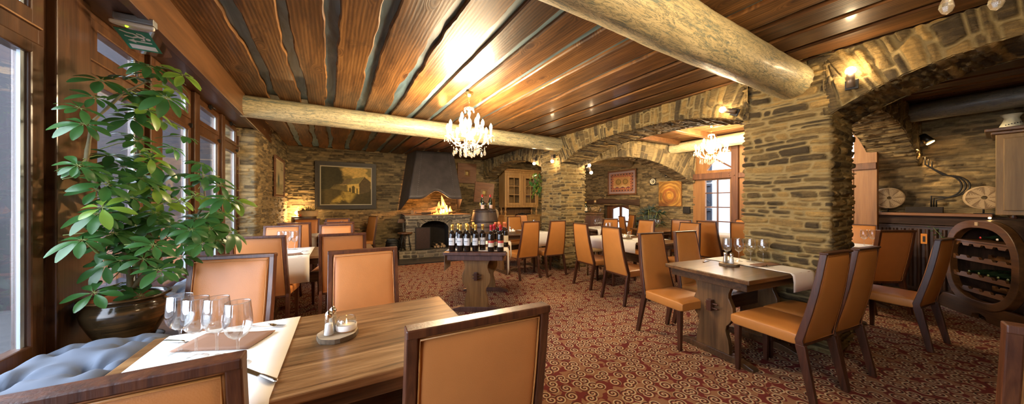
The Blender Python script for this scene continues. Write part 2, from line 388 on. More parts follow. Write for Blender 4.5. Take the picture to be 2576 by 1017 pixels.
def crystal():
    m = bpy.data.materials.new('chandelier_crystal'); m.use_nodes = True; nt = m.node_tree; nt.nodes.clear()
    a = nd(nt, 'ShaderNodeBsdfTransparent', {'Color': (1, .98, .93, 1)}); g = nd(nt, 'ShaderNodeBsdfGlossy', {'Color': (1, 1, 1, 1), 'Roughness': .06})
    d = nd(nt, 'ShaderNodeBsdfTranslucent', {'Color': (.95, .92, .84, 1)})
    lw = nd(nt, 'ShaderNodeLayerWeight', {'Blend': .5})
    f = math_(nt, 'ADD', math_(nt, 'MULTIPLY', math_(nt, 'POWER', lw.outputs['Facing'], 2.0), .6), .22)
    x = nd(nt, 'ShaderNodeMixShader', {0: .14, 1: a.outputs[0], 2: d.outputs[0]}); y = nd(nt, 'ShaderNodeMixShader', {0: f, 1: x.outputs[0], 2: g.outputs[0]})
    nd(nt, 'ShaderNodeOutputMaterial', {'Surface': y.outputs[0]}); return m
M['crystal'] = crystal()
M['pane'] = glass_thin('window_pane', (.93, .95, .98), .05, .9)
M['steel'] = flat('polished_steel', (.72, .70, .67), .16, 1.0)
M['brass'] = flat('warm_brass', (.55, .38, .14), .28, 1.0)
M['chrome'] = flat('chrome_cap', (.8, .78, .74), .12, 1.0)
M['iron'] = flat('black_iron', (.022, .020, .018), .5, .6, var=.3)
M['black'] = flat('black_plastic', (.012, .012, .012), .4)
M['hood'] = flat('sooty_hood_metal', (.082, .068, .060), .5, .25, var=.5, vs=5)
M['screen'] = flat('rusty_iron_screen', (.045, .022, .014), .6, .3, var=.4)
M['rubber'] = flat('dark_slate_slab', (.028, .026, .026), .35, var=.3, vs=8)
M['salt'] = flat('white_salt', (.85, .84, .82), .8)
M['wax'] = flat('white_wax', (.80, .72, .60), .5)
M['lace'] = flat('white_lace', (.82, .78, .72), .9)
M['slice'] = wood('pale_wood_slice', (.26, .17, .09), (.40, .28, .16), (.52, .38, .24), 0, 1.5, .7)
M['bark'] = flat('bark', (.10, .065, .035), .9, var=.5, vs=60)
M['log_pale'] = flat('split_log_wood', (.42, .27, .13), .85, var=.3, vs=25)
M['char'] = flat('charred_log', (.022, .017, .014), .9, var=.4, vs=30)
M['ember'] = flat('glowing_ember', (.1, .03, .01), .9, em=(1, .22, .03), es=5.0)
M['flame'] = flat('fire_flame', (0, 0, 0), 1, em=(1.0, .40, .07), es=3.2)
M['flame_core'] = flat('fire_flame_core', (0, 0, 0), 1, em=(1.0, .58, .18), es=7.0)
M['candle_glow'] = flat('candle_flame', (0, 0, 0), 1, em=(1, .55, .18), es=25)
M['bulb'] = flat('lit_bulb', (1, 1, 1), .3, em=(1.0, .76, .46), es=1350.0)
M['spot_bulb'] = flat('lit_spot_bulb', (1, 1, 1), .3, em=(1.0, .72, .40), es=165.0)
M['lamp_glow'] = flat('lit_lamp_globe', (1, 1, 1), .3, em=(1.0, .62, .27), es=520.0)
M['bulb_dim'] = flat('dim_lit_bulb', (1, 1, 1), .3, em=(1.0, .72, .40), es=480.0)
M['sleeve'] = flat('ivory_candle_sleeve', (.85, .78, .62), .5)
M['bottle'] = flat('dark_bottle_glass', (.012, .008, .007), .06, spec=.7)
M['bottle_green'] = flat('green_bottle_glass', (.010, .020, .010), .08, spec=.7)
M['gold'] = flat('gold_foil', (.70, .46, .10), .32, .85)
M['red_foil'] = flat('red_foil', (.42, .015, .02), .35, .3)
M['orange_foil'] = flat('orange_foil', (.50, .13, .04), .35, .4)
M['label_white'] = flat('white_label', (.76, .75, .73), .7)
M['label_cream'] = flat('cream_label', (.74, .66, .50), .7)
M['label_red'] = flat('red_label_band', (.55, .03, .045), .6)
M['label_pink'] = flat('pale_pink_label', (.70, .52, .44), .7)
M['ink'] = flat('black_ink', (.015, .015, .02), .7)
M['pot'] = None
def pot_mat():
    m, nt, b = new_mat('brown_glazed_pot'); f = ns(nt, coords(nt, 'Object', (2, 2, 60)), 1, 4, .6); f2 = ns(nt, coords(nt), 6, 3)
    x = math_(nt, 'ADD', math_(nt, 'MULTIPLY', f, .6), math_(nt, 'MULTIPLY', f2, .4))
    nt.links.new(ramp(nt, x, [(.36, (.012, .008, .004)), (.5, (.035, .020, .008)), (.66, (.12, .055, .016))]), b.inputs['Base Color'])
    b.inputs['Roughness'].default_value = .14; bump(nt, b, f, .25, .004); return m
M['pot'] = pot_mat()
M['terracotta'] = flat('terracotta_inside', (.33, .09, .04), .6, var=.2)
M['soil'] = flat('potting_soil', (.05, .03, .018), .95, var=.5, vs=80)
def leaf_mat(name, c0, c1, rough=.32):
    m, nt, b = new_mat(name); f = ns(nt, coords(nt), 18, 3)
    nt.links.new(mixc(nt, f, c0, c1), b.inputs['Base Color']); b.inputs['Roughness'].default_value = rough
    b.inputs['Subsurface Weight'].default_value = 0.0
    tr = nd(nt, 'ShaderNodeBsdfTranslucent', {'Color': tuple(min(1, x * 1.6) for x in c1) + (1,)})
    mx = nd(nt, 'ShaderNodeMixShader', {0: .22, 1: b.outputs[0], 2: tr.outputs[0]})
    nt.links.new(mx.outputs[0], nt.nodes['Material Output'].inputs['Surface']); return m
M['leaf'] = leaf_mat('glossy_green_leaf', (.020, .075, .018), (.050, .140, .030))
M['leaf_lime'] = leaf_mat('lime_green_leaf', (.10, .19, .02), (.19, .30, .04))
M['leaf_dark'] = leaf_mat('dark_green_leaf', (.006, .018, .006), (.014, .035, .010), .5)
M['stem'] = flat('green_stem', (.16, .20, .05), .6)
M['trunk'] = flat('pale_trunk_bark', (.13, .105, .05), .85, var=.35, vs=40)
M['cushion'] = flat('grey_blue_cotton', (.075, .092, .125), .85, var=.10, vs=14)
M['white'] = flat('white_paint', (.80, .79, .77), .6)
M['plastic_white'] = flat('white_plastic', (.72, .68, .60), .4)
M['sign_green'] = flat('sign_green', (.004, .22, .12), .35)
M['sign_white'] = flat('sign_white', (.85, .87, .85), .35)
M['led'] = flat('green_led', (.1, .5, 0), .4, em=(.45, 1, .02), es=3)
M['clear_plastic'] = glass_thin('clear_plastic', (.85, .84, .80), .12, .8, .05)
M['ivory'] = flat('ivory_glaze', (.72, .66, .44), .3)
M['millstone'] = flat('millstone_grit', (.46, .34, .19), .9, var=.25, vs=50)
M['rad'] = flat('brown_radiator_enamel', (.050, .022, .012), .38)
M['rust'] = wood('old_lintel_oak', (.035, .018, .010), (.075, .038, .020), (.12, .064, .034), 1, .8, .75)
M['shelf'] = wood('mantel_shelf_oak', (.14, .055, .018), (.22, .092, .030), (.28, .125, .045), 1, .8, .5)
M['plaster'] = flat('white_outdoor_render', (.86, .86, .86), .9)
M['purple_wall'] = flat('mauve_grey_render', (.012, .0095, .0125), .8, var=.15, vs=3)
M['door_out'] = wood('outdoor_brown_door', (.018, .007, .005), (.028, .010, .007), (.040, .016, .010), 2, .7, .5)
M['shutter'] = flat('blue_grey_shutter', (.025, .03, .042), .6)
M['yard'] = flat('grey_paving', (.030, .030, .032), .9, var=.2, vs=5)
M['hedge'] = leaf_mat('garden_hedge', (.05, .11, .015), (.16, .25, .04), .6)
M['cork'] = flat('wine_corks', (.52, .36, .17), .9, var=.4, vs=70)
M['copper_orange'] = flat('orange_card', (.70, .26, .03), .6)
M['basket'] = flat('pale_wood_box', (.46, .32, .17), .7, var=.2)
M['succulent'] = flat('dry_grass_tuft', (.22, .17, .07), .8, var=.3)
M['amber'] = flat('amber_spirit_bottle', (.45, .20, .02), .1, spec=.6)
# carpet: a field of scroll swirls, cream and dark on brick red
def carpet_mat():
    m, nt, b = new_mat('swirl_carpet')
    tc = nt.nodes.new('ShaderNodeTexCoord'); P = tc.outputs['Object']; SC = 11.0
    P = nd(nt, 'ShaderNodeMapping', {'Vector': P, 'Rotation': (0, 0, .35)}).outputs[0]
    vo = nd(nt, 'ShaderNodeTexVoronoi', {'Vector': P, 'Scale': SC, 'Randomness': .72}, voronoi_dimensions='2D')
    d = nd(nt, 'ShaderNodeVectorMath', {0: P, 1: vo.outputs['Position']}, operation='SUBTRACT').outputs[0]
    sx = nd(nt, 'ShaderNodeSeparateXYZ', {0: d}); rc = nd(nt, 'ShaderNodeSeparateColor', {'Color': vo.outputs['Color']})
    ang = math_(nt, 'DIVIDE', math_(nt, 'ARCTAN2', sx.outputs[1], sx.outputs[0]), 2 * PI)
    sgn = math_(nt, 'SUBTRACT', math_(nt, 'MULTIPLY', math_(nt, 'GREATER_THAN', rc.outputs[1], .35), 2.0), 1.0)
    r = math_(nt, 'MULTIPLY', vo.outputs['Distance'], 1.0)
    ph = math_(nt, 'ADD', math_(nt, 'MULTIPLY', ang, sgn), math_(nt, 'ADD', math_(nt, 'MULTIPLY', r, 3.4), rc.outputs[0]))
    s = math_(nt, 'FRACT', ph)
    sw = ramp(nt, s, [(0, (.028, .012, .012)), (.27, (.50, .36, .21)), (.50, (.66, .53, .37)), (.64, (.33, .155, .075)), (.82, (.155, .028, .024))], 'CONSTANT')
    bgm = nd(nt, 'ShaderNodeMapRange', {'Value': math_(nt, 'ADD', r, math_(nt, 'MULTIPLY', rc.outputs[2], .08)), 'From Min': .50, 'From Max': .57}).outputs[0]
    bg = mixc(nt, math_(nt, 'GREATER_THAN', ns(nt, P, 11, 1), .5), (.150, .022, .022), (.30, .155, .085))
    c = mixc(nt, bgm, sw, bg)
    pile = ns(nt, P, 420, 2)
    c = mixc(nt, math_(nt, 'MULTIPLY', pile, .55), c, (.085, .040, .026))
    nt.links.new(c, b.inputs['Base Color']); b.inputs['Roughness'].default_value = .95; b.inputs['Specular IOR Level'].default_value = .1
    bump(nt, b, pile, .4, .004); return m
M['carpet'] = carpet_mat()
def vcol_mat(name, rough=.5):
    m, nt, b = new_mat(name); at = nd(nt, 'ShaderNodeAttribute', attribute_name='st')
    nt.links.new(at.outputs['Color'], b.inputs['Base Color']); b.inputs['Roughness'].default_value = rough; return m
M['canvas'] = vcol_mat('painted_canvas', .75)
M['frame_black'] = flat('black_gilt_frame', (.030, .022, .012), .5, .2, var=.4, vs=20)
M['groove'] = flat('dark_groove', (.25, .17, .09), .9)
M['lamp_side'] = flat('lit_side_lamp', (1, 1, 1), .3, em=(1, .62, .22), es=14.0)
M['cab_brown'] = wood('brown_cabinet', (.15, .085, .022), (.22, .130, .040), (.29, .175, .062), 2, .6, .5)
M['steel_dark'] = flat('grey_brown_socket', (.20, .15, .11), .4, .5)
M['gold_panel'] = flat('golden_panel', (.42, .30, .08), .5, var=.4)
# ================================================================== THE SETTING
def struct(o, name=None):
    o['kind'] = 'structure'
    if name: o.name = name
    return o
def unit(x, y):
    l = math.hypot(x, y); return np.array([x / l, y / l])
# ---- floor
struct(MB().box(-1.4, -2.7, -.06, 7.7, 9.2, 0).build('floor', M['carpet']))
# ---- arches -------------------------------------------------------
def arch(tagname, O, d, s0, s1, sc, half, zt, rise, p, th, seed, res=.013, matn='stone', back=True, vous='vous'):
    O = np.array(O, float); d = unit(*d); n = np.array([d[1], -d[0]])
    k = int((s1 - s0) / res) + 1; s = np.linspace(s0, s1, k); x = np.clip((s - sc) / half, -1.0, 1.0)
    zb = zt - rise * np.abs(x) ** p
    dz = -rise * p * np.abs(x) ** (p - 1) / half * np.sign(x)
    out = []
    def front(off, disp, kk, nr):
        st = np.clip(s - dz * (HC - zb) * 1.1, s0, s1)
        r = np.linspace(0, 1, nr)
        ss = s[:, None] * (1 - r) + st[:, None] * r; zz = (zb[:, None] - .012) * (1 - r) + HC * r
        P = np.zeros((k, nr, 3)); P[..., 0] = O[0] + d[0] * ss + n[0] * off; P[..., 1] = O[1] + d[1] * ss + n[1] * off; P[..., 2] = zz
        fd = (.30 + .70 * np.clip(r[None, :] * (HC - zb)[:, None] / .05, 0, 1) ** .7) * disp
        N = np.zeros_like(P); N[..., 0] = n[0] * fd; N[..., 1] = n[1] * fd
        U = r[None, :] * (HC - zb)[:, None] + .07 * noise(s * 9, s * 0, seed + 5)[:, None]; VV = np.repeat(s[:, None], nr, 1)
        return stone_patch('a', M[matn], P, N, U, VV, seed + kk, vous, flip=disp < 0)
    out.append(front(0, 1, 0, 46))
    if back: out.append(front(-th, -1, 3, 46))
    nw = int((th + .03) / .016) + 1; w = np.linspace(-.016, th + .012, nw)
    P = np.zeros((k, nw, 3)); P[..., 0] = O[0] + d[0] * s[:, None] - n[0] * w[None, :]; P[..., 1] = O[1] + d[1] * s[:, None] - n[1] * w[None, :]; P[..., 2] = zb[:, None]
    nl = np.sqrt(1 + dz * dz); N = np.zeros_like(P)
    N[..., 0] = (dz * d[0] / nl)[:, None]; N[..., 1] = (dz * d[1] / nl)[:, None]; N[..., 2] = (-1 / nl)[:, None]
    arc = np.concatenate([[0], np.cumsum(np.hypot(np.diff(s), np.diff(zb)))])
    U = np.repeat(w[None, :], k, 0); VV = np.repeat(arc[:, None], nw, 1)
    fw_ = .30 + .70 * np.clip(np.minimum(w + .018, th + .012 - w) / .05, 0, 1) ** .7
    out.append(stone_patch('a', M[matn], P, N * .8 * fw_[None, :, None], U, VV, seed + 8, 'soffit'))
    return out
AO = (3.86, 0); AD = (-.05, -1)
a0 = arch('a', AO, AD, -8.98, -5.55, -7.2, 1.75, 2.53, .38, 2.2, .42, 40, .015)
a1 = arch('a', AO, AD, -4.92, -1.49, -3.05, 1.66, 2.53, .30, 3.0, .62, 50, .012)
a2 = arch('a', AO, AD, -.90, 2.6, .45, 1.30, 2.51, .30, 3.0, .62, 60, .012)
joinmesh('wall_arcade', a0 + a1 + a2, M['stone'])
joinmesh('wall_cross', arch('a', (4.60, 4.80), (1, -.385), -.05, 2.86, 1.1, 1.65, 2.41, .56, 2.0, .45, 70, .013), M['stone_dry'])
joinmesh('wall_cross_near', arch('a', (4.50, .87), (1, -.05), -.02, 2.98, .95, 1.95, 2.49, .55, 3.0, .42, 80, .014), M['stone_dry'])
# ---- pillars
struct(stone_path('wall_pillar_near', M['stone'], [(3.902, .858), (4.58, .85), (4.60, 1.53), (3.937, 1.545)], -.02, HC + .07, 21, 'pillar', .0105, True, .028))
struct(stone_path('wall_pillar_far', M['stone'], [(4.10, 4.87), (4.76, 4.82), (4.80, 5.55), (4.14, 5.57)], -.02, HC + .07, 22, 'pillar', .0125, True, .03))
# ---- outer walls
struct(stone_path('wall_far', M['stone_dry'], [(-1.0, 8.93), (7.7, 8.93)], -.02, HC + .07, 23, 'slate', .0145))
struct(stone_path('wall_left', M['stone_dry'], [(-1.42, 5.86), (-.955, 5.86), (-.88, 8.97)], -.02, HC + .07, 24, 'slate', .0135, False, .03))
def wx(y): return 7.05 + .05 * y
p1 = stone_path('a', M['stone_dry'], [(wx(9), 9.0), (wx(6.62), 6.62)], -.02, HC + .07, 25, 'slate', .016)
p2 = stone_path('a', M['stone_dry'], [(wx(6.62), 6.62), (wx(5.68), 5.68)], 1.30, HC, 26, 'slate', .016)
p3 = stone_path('a', M['stone_dry'], [(wx(5.68), 5.68), (wx(3.80), 3.80), (wx(3.8) + .35, 3.79)], -.02, HC + .07, 27, 'slate', .016)
p4 = stone_path('a', M['stone_dry'], [(wx(6.62), 6.62), (wx(5.68), 5.68)], -.02, .42, 28, 'slate', .02)
joinmesh('wall_right', [p1, p2, p3, p4], M['stone_dry'])
m = MB()
for ya, yb, za, zb in ((6.58, 9.1, 0, HC + .1), (5.60, 6.66, 1.36, HC + .1), (3.84, 5.72, 0, HC + .1), (5.6, 6.66, 0, .38)):
    m.prism([(wx(ya) + .035, ya), (wx(yb) + .035, yb), (wx(yb) + .30, yb), (wx(ya) + .30, ya)], za, zb, 'z')
struct(m.build('wall_right_core', M['stone_dry']))
struct(stone_path('wall_right_near', M['stone_dry'], [(7.46, 1.32), (7.46, -2.7)], -.02, HC + .07, 29, 'slate', .016))
struct(stone_path('wall_near', M['stone_dry'], [(7.6, -2.6), (-1.4, -2.6)], -.02, HC + .07, 30, 'slate', .035))
# ---- ceiling of waney boards with darker boards showing in the gaps
def boards(name, gaps, y0, y1, gw, wavy, seed):
    objs = []; R = random.Random(seed); ys = np.linspace(y0, y1, int((y1 - y0) / .035))
    for i in range(len(gaps) - 1):
        xa, xb = gaps[i], gaps[i + 1]; w = wavy(0.5 * (xa + xb))
        def edge(x, sd):
            return x + w * (.052 * (noise(ys * 1.35 + sd * 3.7, ys * 0, sd) - .5) + .020 * (noise(ys * 5.2, ys * 0, sd + 50) - .5) + .006 * (noise(ys * 17, ys * 0, sd + 90) - .5))
        l = edge(xa + gw(xa) / 2, seed + i * 2); r = edge(xb - gw(xb) / 2, seed + i * 2 + 1)
        P = np.zeros((len(ys), 6, 3)); P[..., 1] = ys[:, None]
        bev = .011
        for j, (xx, zz) in enumerate(((l, .034), (l + .002, .012), (l + bev, 0), (r - bev, 0), (r - .002, .012), (r, .034))):
            P[:, j, 0] = xx; P[:, j, 2] = HC + zz
        col = np.zeros((len(ys), 6, 3)); col[...] = R.random()
        objs.append(npmesh('b', P, M['boards'], col, smooth=False))
    bm = bmesh.new()
    for o in objs: bm.from_mesh(o.data)
    me = bpy.data.meshes.new(name); bm.to_mesh(me); bm.free(); me.materials.append(M['boards'])
    for o in objs:
        dd = o.data; bpy.data.objects.remove(o); bpy.data.meshes.remove(dd)
    return struct(link(bpy.data.objects.new(name, me)))
G = [-1.0, -.615, -.295, -.005, .365, .755, 1.105, 1.415, 1.79, 2.13, 2.50, 2.87, 3.20, 3.53, 3.86, 4.2]
boards('ceiling', G, -2.7, 8.95, lambda x: .082 if x < 1.2 else .062, lambda x: 1.0 if x < 1.0 else .35, 5)
G2 = [4.2 + .345 * i for i in range(11)]
boards('ceiling_right', G2, -2.7, 8.95, lambda x: .062, lambda x: .4, 9)
struct(MB().box(-1.4, -2.7, HC + .03, 7.7, 9.2, HC + .09).build('ceiling_backing', M['strip']))
# ---- logs carrying the ceiling
def logbeam(name, a, b, r, mat, seed, label):
    a = np.array(a); b = np.array(b); L = np.linalg.norm(b - a); d = (b - a) / L; up = np.array([0, 0, 1.0]); w = np.cross(d, up)
    nu, nv = 44, int(L / .03); th = np.linspace(0, 2 * PI, nu, endpoint=False); t = np.linspace(0, L, nv)
    TH, T = np.meshgrid(th, t, indexing='ij')
    rr = r * (1 + .10 * (fbm(T * .9 + 3, np.cos(TH) + 5, seed, 3) - .45) + .09 * (fbm(T * 1.6, np.sin(TH) * 1.4 + np.cos(TH) + 9, seed + 3, 4) - .45) + .03 * (noise(T * 9, TH * 4, seed + 6) - .5))
    cx = .012 * np.sin(T * 1.1 + seed)
    P = a + d * T[..., None] + w * (np.cos(TH) * rr + cx)[..., None] + up * (np.sin(TH) * rr)[..., None]
    e0 = np.repeat(P[:, :1].mean(0, keepdims=True), nu, 0); e1 = np.repeat(P[:, -1:].mean(0, keepdims=True), nu, 0)
    P = np.concatenate([e0, P, e1], 1)
    o = npmesh(name, P, mat, None, closeu=True); return tag(o, label, 'beam')
logbeam('log_beam', (-.955, 5.0, 2.605), (4.12, 4.92, 2.60), .137, M['beam_x'], 2, 'pale painted ceiling log nearest the fireplace, its left end cut at the window fascia')
logbeam('log_beam', (-1.1, 1.22, 2.59), (3.99, 1.13, 2.59), .168, M['beam_x'], 7, 'thick pale painted ceiling log overhead, ending on the near stone pillar')
logbeam('log_beam', (6.60, 1.28, 2.60), (6.64, 4.02, 2.60), .115, M['beam_y'], 12, 'pale log under the ceiling behind the smaller chandelier, by the tall timber window')
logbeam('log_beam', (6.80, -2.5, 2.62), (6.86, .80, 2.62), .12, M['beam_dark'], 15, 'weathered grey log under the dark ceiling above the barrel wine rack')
logbeam('log_beam', (4.5, 6.2, 2.56), (7.3, 5.6, 2.50), .12, M['beam_y'], 19, 'bright pale log seen through the arch above the framed textile picture')
for y, l in ((3.10, 'reddish squared ceiling beam next to the smaller chandelier'), (3.84, 'reddish squared ceiling beam in front of the back room arch')):
    tag(MB().box(4.2, y - .055, HC - .10, 6.62, y + .055, HC + .002).build('cross_beam', M['fascia'], None, .006), l, 'beam', 'squared cross beams of the side room')
# ---- window fascia and soffit
f = MB(); f.box(-.965, -2.6, 2.475, -.915, 7.05, HC + .01); f.box(-1.30, -2.6, 2.49, -.955, 5.86, 2.53); f.box(-1.0, 5.86, 2.475, -.94, 7.05, 2.6)
struct(f.build('trim_1', M['fascia'], None, .004))
struct(MB().box(-1.30, -2.6, 2.53, -.965, 5.9, HC + .03).build('trim_2', M['fascia']))
# ---- timber windows on the left
def left_window(i, y0, y1, deep=.075):
    W = bpy.data.objects.new('window_%d' % i, None); W.location = (-1.19, (y0 + y1) / 2, .62); link(W); W['kind'] = 'structure'
    h = (y1 - y0) / 2; m = MB()
    for (za, zb) in ((0, .07), (1.50, 1.60), (1.81, 1.87)): m.box(-.032, -h, za, .022, h, zb)
    for s in (-1, 1): m.box(-.032, s * h - (.05 if s > 0 else 0), 0, .022, s * h + (.05 if s < 0 else 0), 1.87)
    m.build('window_frame', M['win_wood'], W, .005)
    for nm, za, zb in (('casement', .055, 1.515), ('fanlight', 1.585, 1.83)):
        s = MB(); q = h - .035; e = deep
        s.box(-.022, -q, za, .034, q, za + e); s.box(-.022, -q, zb - e * .8, .034, q, zb)
        s.box(-.022, -q, za, .034, -q + e, zb); s.box(-.022, q - e, za, .034, q, zb)
        c = s.build(nm, M['win_wood'], W, .008)
        MB().box(.004, -q + e - .01, za + e - .01, .010, q - e + .01, zb - e * .8 + .01).build('pane', M['pane'], c)
        g = MB(); x = -.002
        g.box(.006, q - e - .022, za + e, .016, q - e + .002, zb - e * .8); g.box(.006, -q + e - .002, za + e, .016, -q + e + .010, zb - e * .8)
        g.build('glazing_bead', M['chrome_dull'], c)
    if i > 3:
        st = MB(); st.box(.03, -.02, 1.82, .05, .02, 1.87); st.tube([(.05, -.015, 1.85), (.075, 0, 1.835), (.075, .045, 1.835)], .006, 6)
        st.build('window_stay', M['black'], W)
        st = MB(); st.box(.03, h - .07, 1.50, .05, h - .045, 1.54); st.build('window_catch', M['black'], W)
    return W
M['steel_dull'] = flat('dull_zinc', (.30, .31, .31), .45, .8); M['stone_bed'] = flat('sooty_hearth_stone', (.20, .13, .075), .9, var=.4, vs=20); M['barrel_hoop'] = flat('dark_hoop_iron', (.045, .032, .028), .5, .5, var=.3)
M['chrome_dull'] = flat('glazing_edge', (.34, .39, .44), .4, .2)
WINS = [(-.42, .55), (.68, 2.40), (2.64, 3.30), (3.46, 4.16), (4.28, 5.04), (5.15, 5.85)]
for i, (a, b) in enumerate(WINS): left_window(i + 1, a, b, .075 if i < 3 else .052)
m = MB(); edges = [-2.6] + [v for w in WINS for v in w] + [5.86]
for i in range(0, len(edges), 2):
    m.box(-1.225, edges[i] - .004, 0, -1.135, edges[i + 1] + .004, 2.49)
m.box(-1.225, -2.6, 0, -1.15, 5.86, .625); m.box(-1.16, -2.6, .60, -1.10, 5.86, .635)
struct(m.build('wall_window_posts', M['win_wood'], None, .006))
# ---- timber framed window wall of the side room (right)
TW = bpy.data.objects.new('wall_timber_window', None); TW.location = (wx(2.5), 2.5, 0); TW.rotation_euler = (0, 0, -.05); link(TW); TW['kind'] = 'structure'
def Y(y): return y - 2.5
m = MB()
m.box(-.02, Y(3.61), 0, .06, Y(3.84), HC); m.box(-.02, Y(2.62), 0, .06, Y(2.92), HC); m.box(-.02, Y(1.06), 0, .06, Y(1.30), HC); m.box(-.02, Y(1.84), 0, .06, Y(2.10), HC)
m.box(-.02, Y(1.06), 0, .06, Y(3.84), .40); m.box(-.02, Y(1.06), 1.90, .06, Y(3.84), 2.10)
m.box(-.02, Y(1.06), 2.46, .06, Y(3.84), HC)
m.prism([(Y(3.62), 2.08), (Y(3.62), 2.5), (Y(3.30), 2.5), (Y(3.30), 2.46), (Y(3.53), 2.12), (Y(3.53), 2.08)], -.021, .05, 'x')
m.build('panelling', M['timber'], TW, .004)
m = MB(); m.box(-.09, Y(2.89), 0, .05, Y(3.015), HC); m.box(-.10, Y(3.0), 1.905, .03, Y(3.83), 2.035); m.box(-.07, Y(1.06), 1.90, .02, Y(2.90), 2.00); m.box(-.08, Y(1.86), 0, .05, Y(1.97), HC)
m.bar((.0, Y(3.03), 2.12), (.0, Y(3.55), 2.47), .035, .035)
for zz, yy in ((1.95, 3.04), (2.0, 3.05), (1.95, 2.95), (1.93, 3.78)): m.tube([(-.115, Y(yy), zz), (-.08, Y(yy), zz)], .012, 8)
m.build('timber_post', M['timber_dark'], TW, .006)
def sash(y0, y1, z0, z1, rows):
    s = MB(); e = .045
    s.box(-.03, Y(y0), z0, .03, Y(y0) + e, z1); s.box(-.03, Y(y1) - e, z0, .03, Y(y1), z1); s.box(-.03, Y(y0), z0, .03, Y(y1), z0 + e); s.box(-.03, Y(y0), z1 - e * .6, .03, Y(y1), z1)
    c = s.build('sash_frame', M['timber'], TW, .005)
    b = MB(); b.box(-.02, Y((y0 + y1) / 2) - .012, z0, .02, Y((y0 + y1) / 2) + .012, z1)
    for r in range(1, rows): zz = z1 - (z1 - z0) * r / rows; b.box(-.018, Y(y0), zz - .011, .018, Y(y1), zz + .011)
    b.build('glazing_bar', M['timber_dark'], c, .003)
    MB().box(0, Y(y0) + .02, z0 + .02, .004, Y(y1) - .02, z1 - .02).build('pane', M['pane'], c)
sash(3.02, 3.61, .36, 1.905, 5); sash(2.10, 2.62, .36, 1.905, 5); sash(1.30, 1.84, .36, 1.905, 5)
MB().prism([(Y(3.54), 2.10), (Y(3.02), 2.10), (Y(3.02), 2.47), (Y(3.30), 2.47)], .02, .024, 'x').build('pane', M['pane'], TW)
# ---- low arched window of the back room with its oak lintel
BW = bpy.data.objects.new('window_8', None); BW.location = (wx(6.15) + .10, 6.15, .40); BW.rotation_euler = (0, 0, -.05); link(BW); BW['kind'] = 'structure'
def arcp(y0, y1, z, rise, n=9): return [(y0 + (y1 - y0) * i / n, z + rise * math.sin(PI * i / n)) for i in range(n + 1)]
m = MB(); m.box(-.03, -.48, 0, .03, -.40, .93); m.box(-.03, .22, 0, .03, .48, .93); m.box(-.03, -.03 - .09, 0, .03, .03 - .09, .93); m.box(-.03, -.48, 0, .03, .48, .07); m.box(-.025, -.45, .40, .025, .45, .45)
m.prism([(-.48, .93)] + [(-.40, .78)] + arcp(-.40, .22, .78, .07) + [(.48, .93)], -.03, .03, 'x')
m.build('window_frame', M['timber_dark'], BW, .005)
MB().box(0, -.44, .03, .004, .44, .90).build('pane', M['pane'], BW)
m = MB(); m.box(-.12, -.46, -.04, .10, .46, .0); m.build('window_sill', M['white'], BW)
lint = MB()
def lf(u, v):
    y = 5.28 + 2.2 * u; a = 2 * PI * v; rz = .085 + .015 * math.sin(y * 5) + .01 * math.sin(y * 13 + 2); ca, sa = math.cos(a), math.sin(a)
    k = 1 / max(abs(ca), abs(sa)) ** .75
    return (wx(y) - .01 + .06 * ca * k * .9, y, 1.40 + rz * sa * k * .9 + .02 * math.sin(y * 2.2))
lint.grid(lf, 34, 17)
struct(lint.build('trim_lintel', M['rust']))
# ---- the outdoors seen through the panes
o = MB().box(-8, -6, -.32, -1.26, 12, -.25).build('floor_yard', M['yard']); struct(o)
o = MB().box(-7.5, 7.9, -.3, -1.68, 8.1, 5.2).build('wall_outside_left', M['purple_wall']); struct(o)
struct(stone_path('wall_outside_stone', M['stone_out'], [(-1.80, 7.3), (-1.3, 7.3)], -.3, 4.2, 33, 'slate', .03))
m = MB()
for x0 in (-2.9, -4.15, -5.4):
    m.box(x0, 7.84, -.25, x0 + 1.05, 7.9, 1.15); m.box(x0 + .1, 7.82, .0, x0 + .48, 7.86, .5); m.box(x0 + .57, 7.82, .0, x0 + .95, 7.86, .5); m.box(x0 + .1, 7.82, .6, x0 + .95, 7.86, 1.05)
struct(m.build('door_outside', M['door_out'], None, .006))
struct(MB().box(9.6, -6, -.5, 9.75, 14, 3.3).build('wall_outside_right', M['plaster']))
struct(MB().box(7.3, -6, -.52, 12, 14, -.3).build('floor_lane', M['yard']))
struct(stone_path('wall_outside_reveal', M['stone_out'], [(8.9, 5.02), (7.5, 4.35)], -.3, 2.9, 34, 'slate', .03))
struct(MB().box(7.32, 3.86, -.1, 7.62, 4.3, HC).build('wall_reveal', M['stone_out']))
m = MB()
for z0 in (.55, 1.28, 2.0):
    m.box(9.53, 4.55, z0, 9.58, 5.0, z0 + .66)
    for k in range(5): m.box(9.515, 4.56 + .088 * k, z0 + .01, 9.53, 4.64 + .088 * k, z0 + .65)
    m.bar((9.505, 4.58, z0 + .12), (9.505, 4.97, z0 + .56), .02, .05, 0, (1, 0, 0)); m.bar((9.505, 4.56, z0 + .60), (9.505, 5.0, z0 + .60), .02, .05, 0, (1, 0, 0))
tag(m.build('window_shutter', M['shutter']), 'blue grey board shutter on the white wall outside the tall timber window', 'shutter')
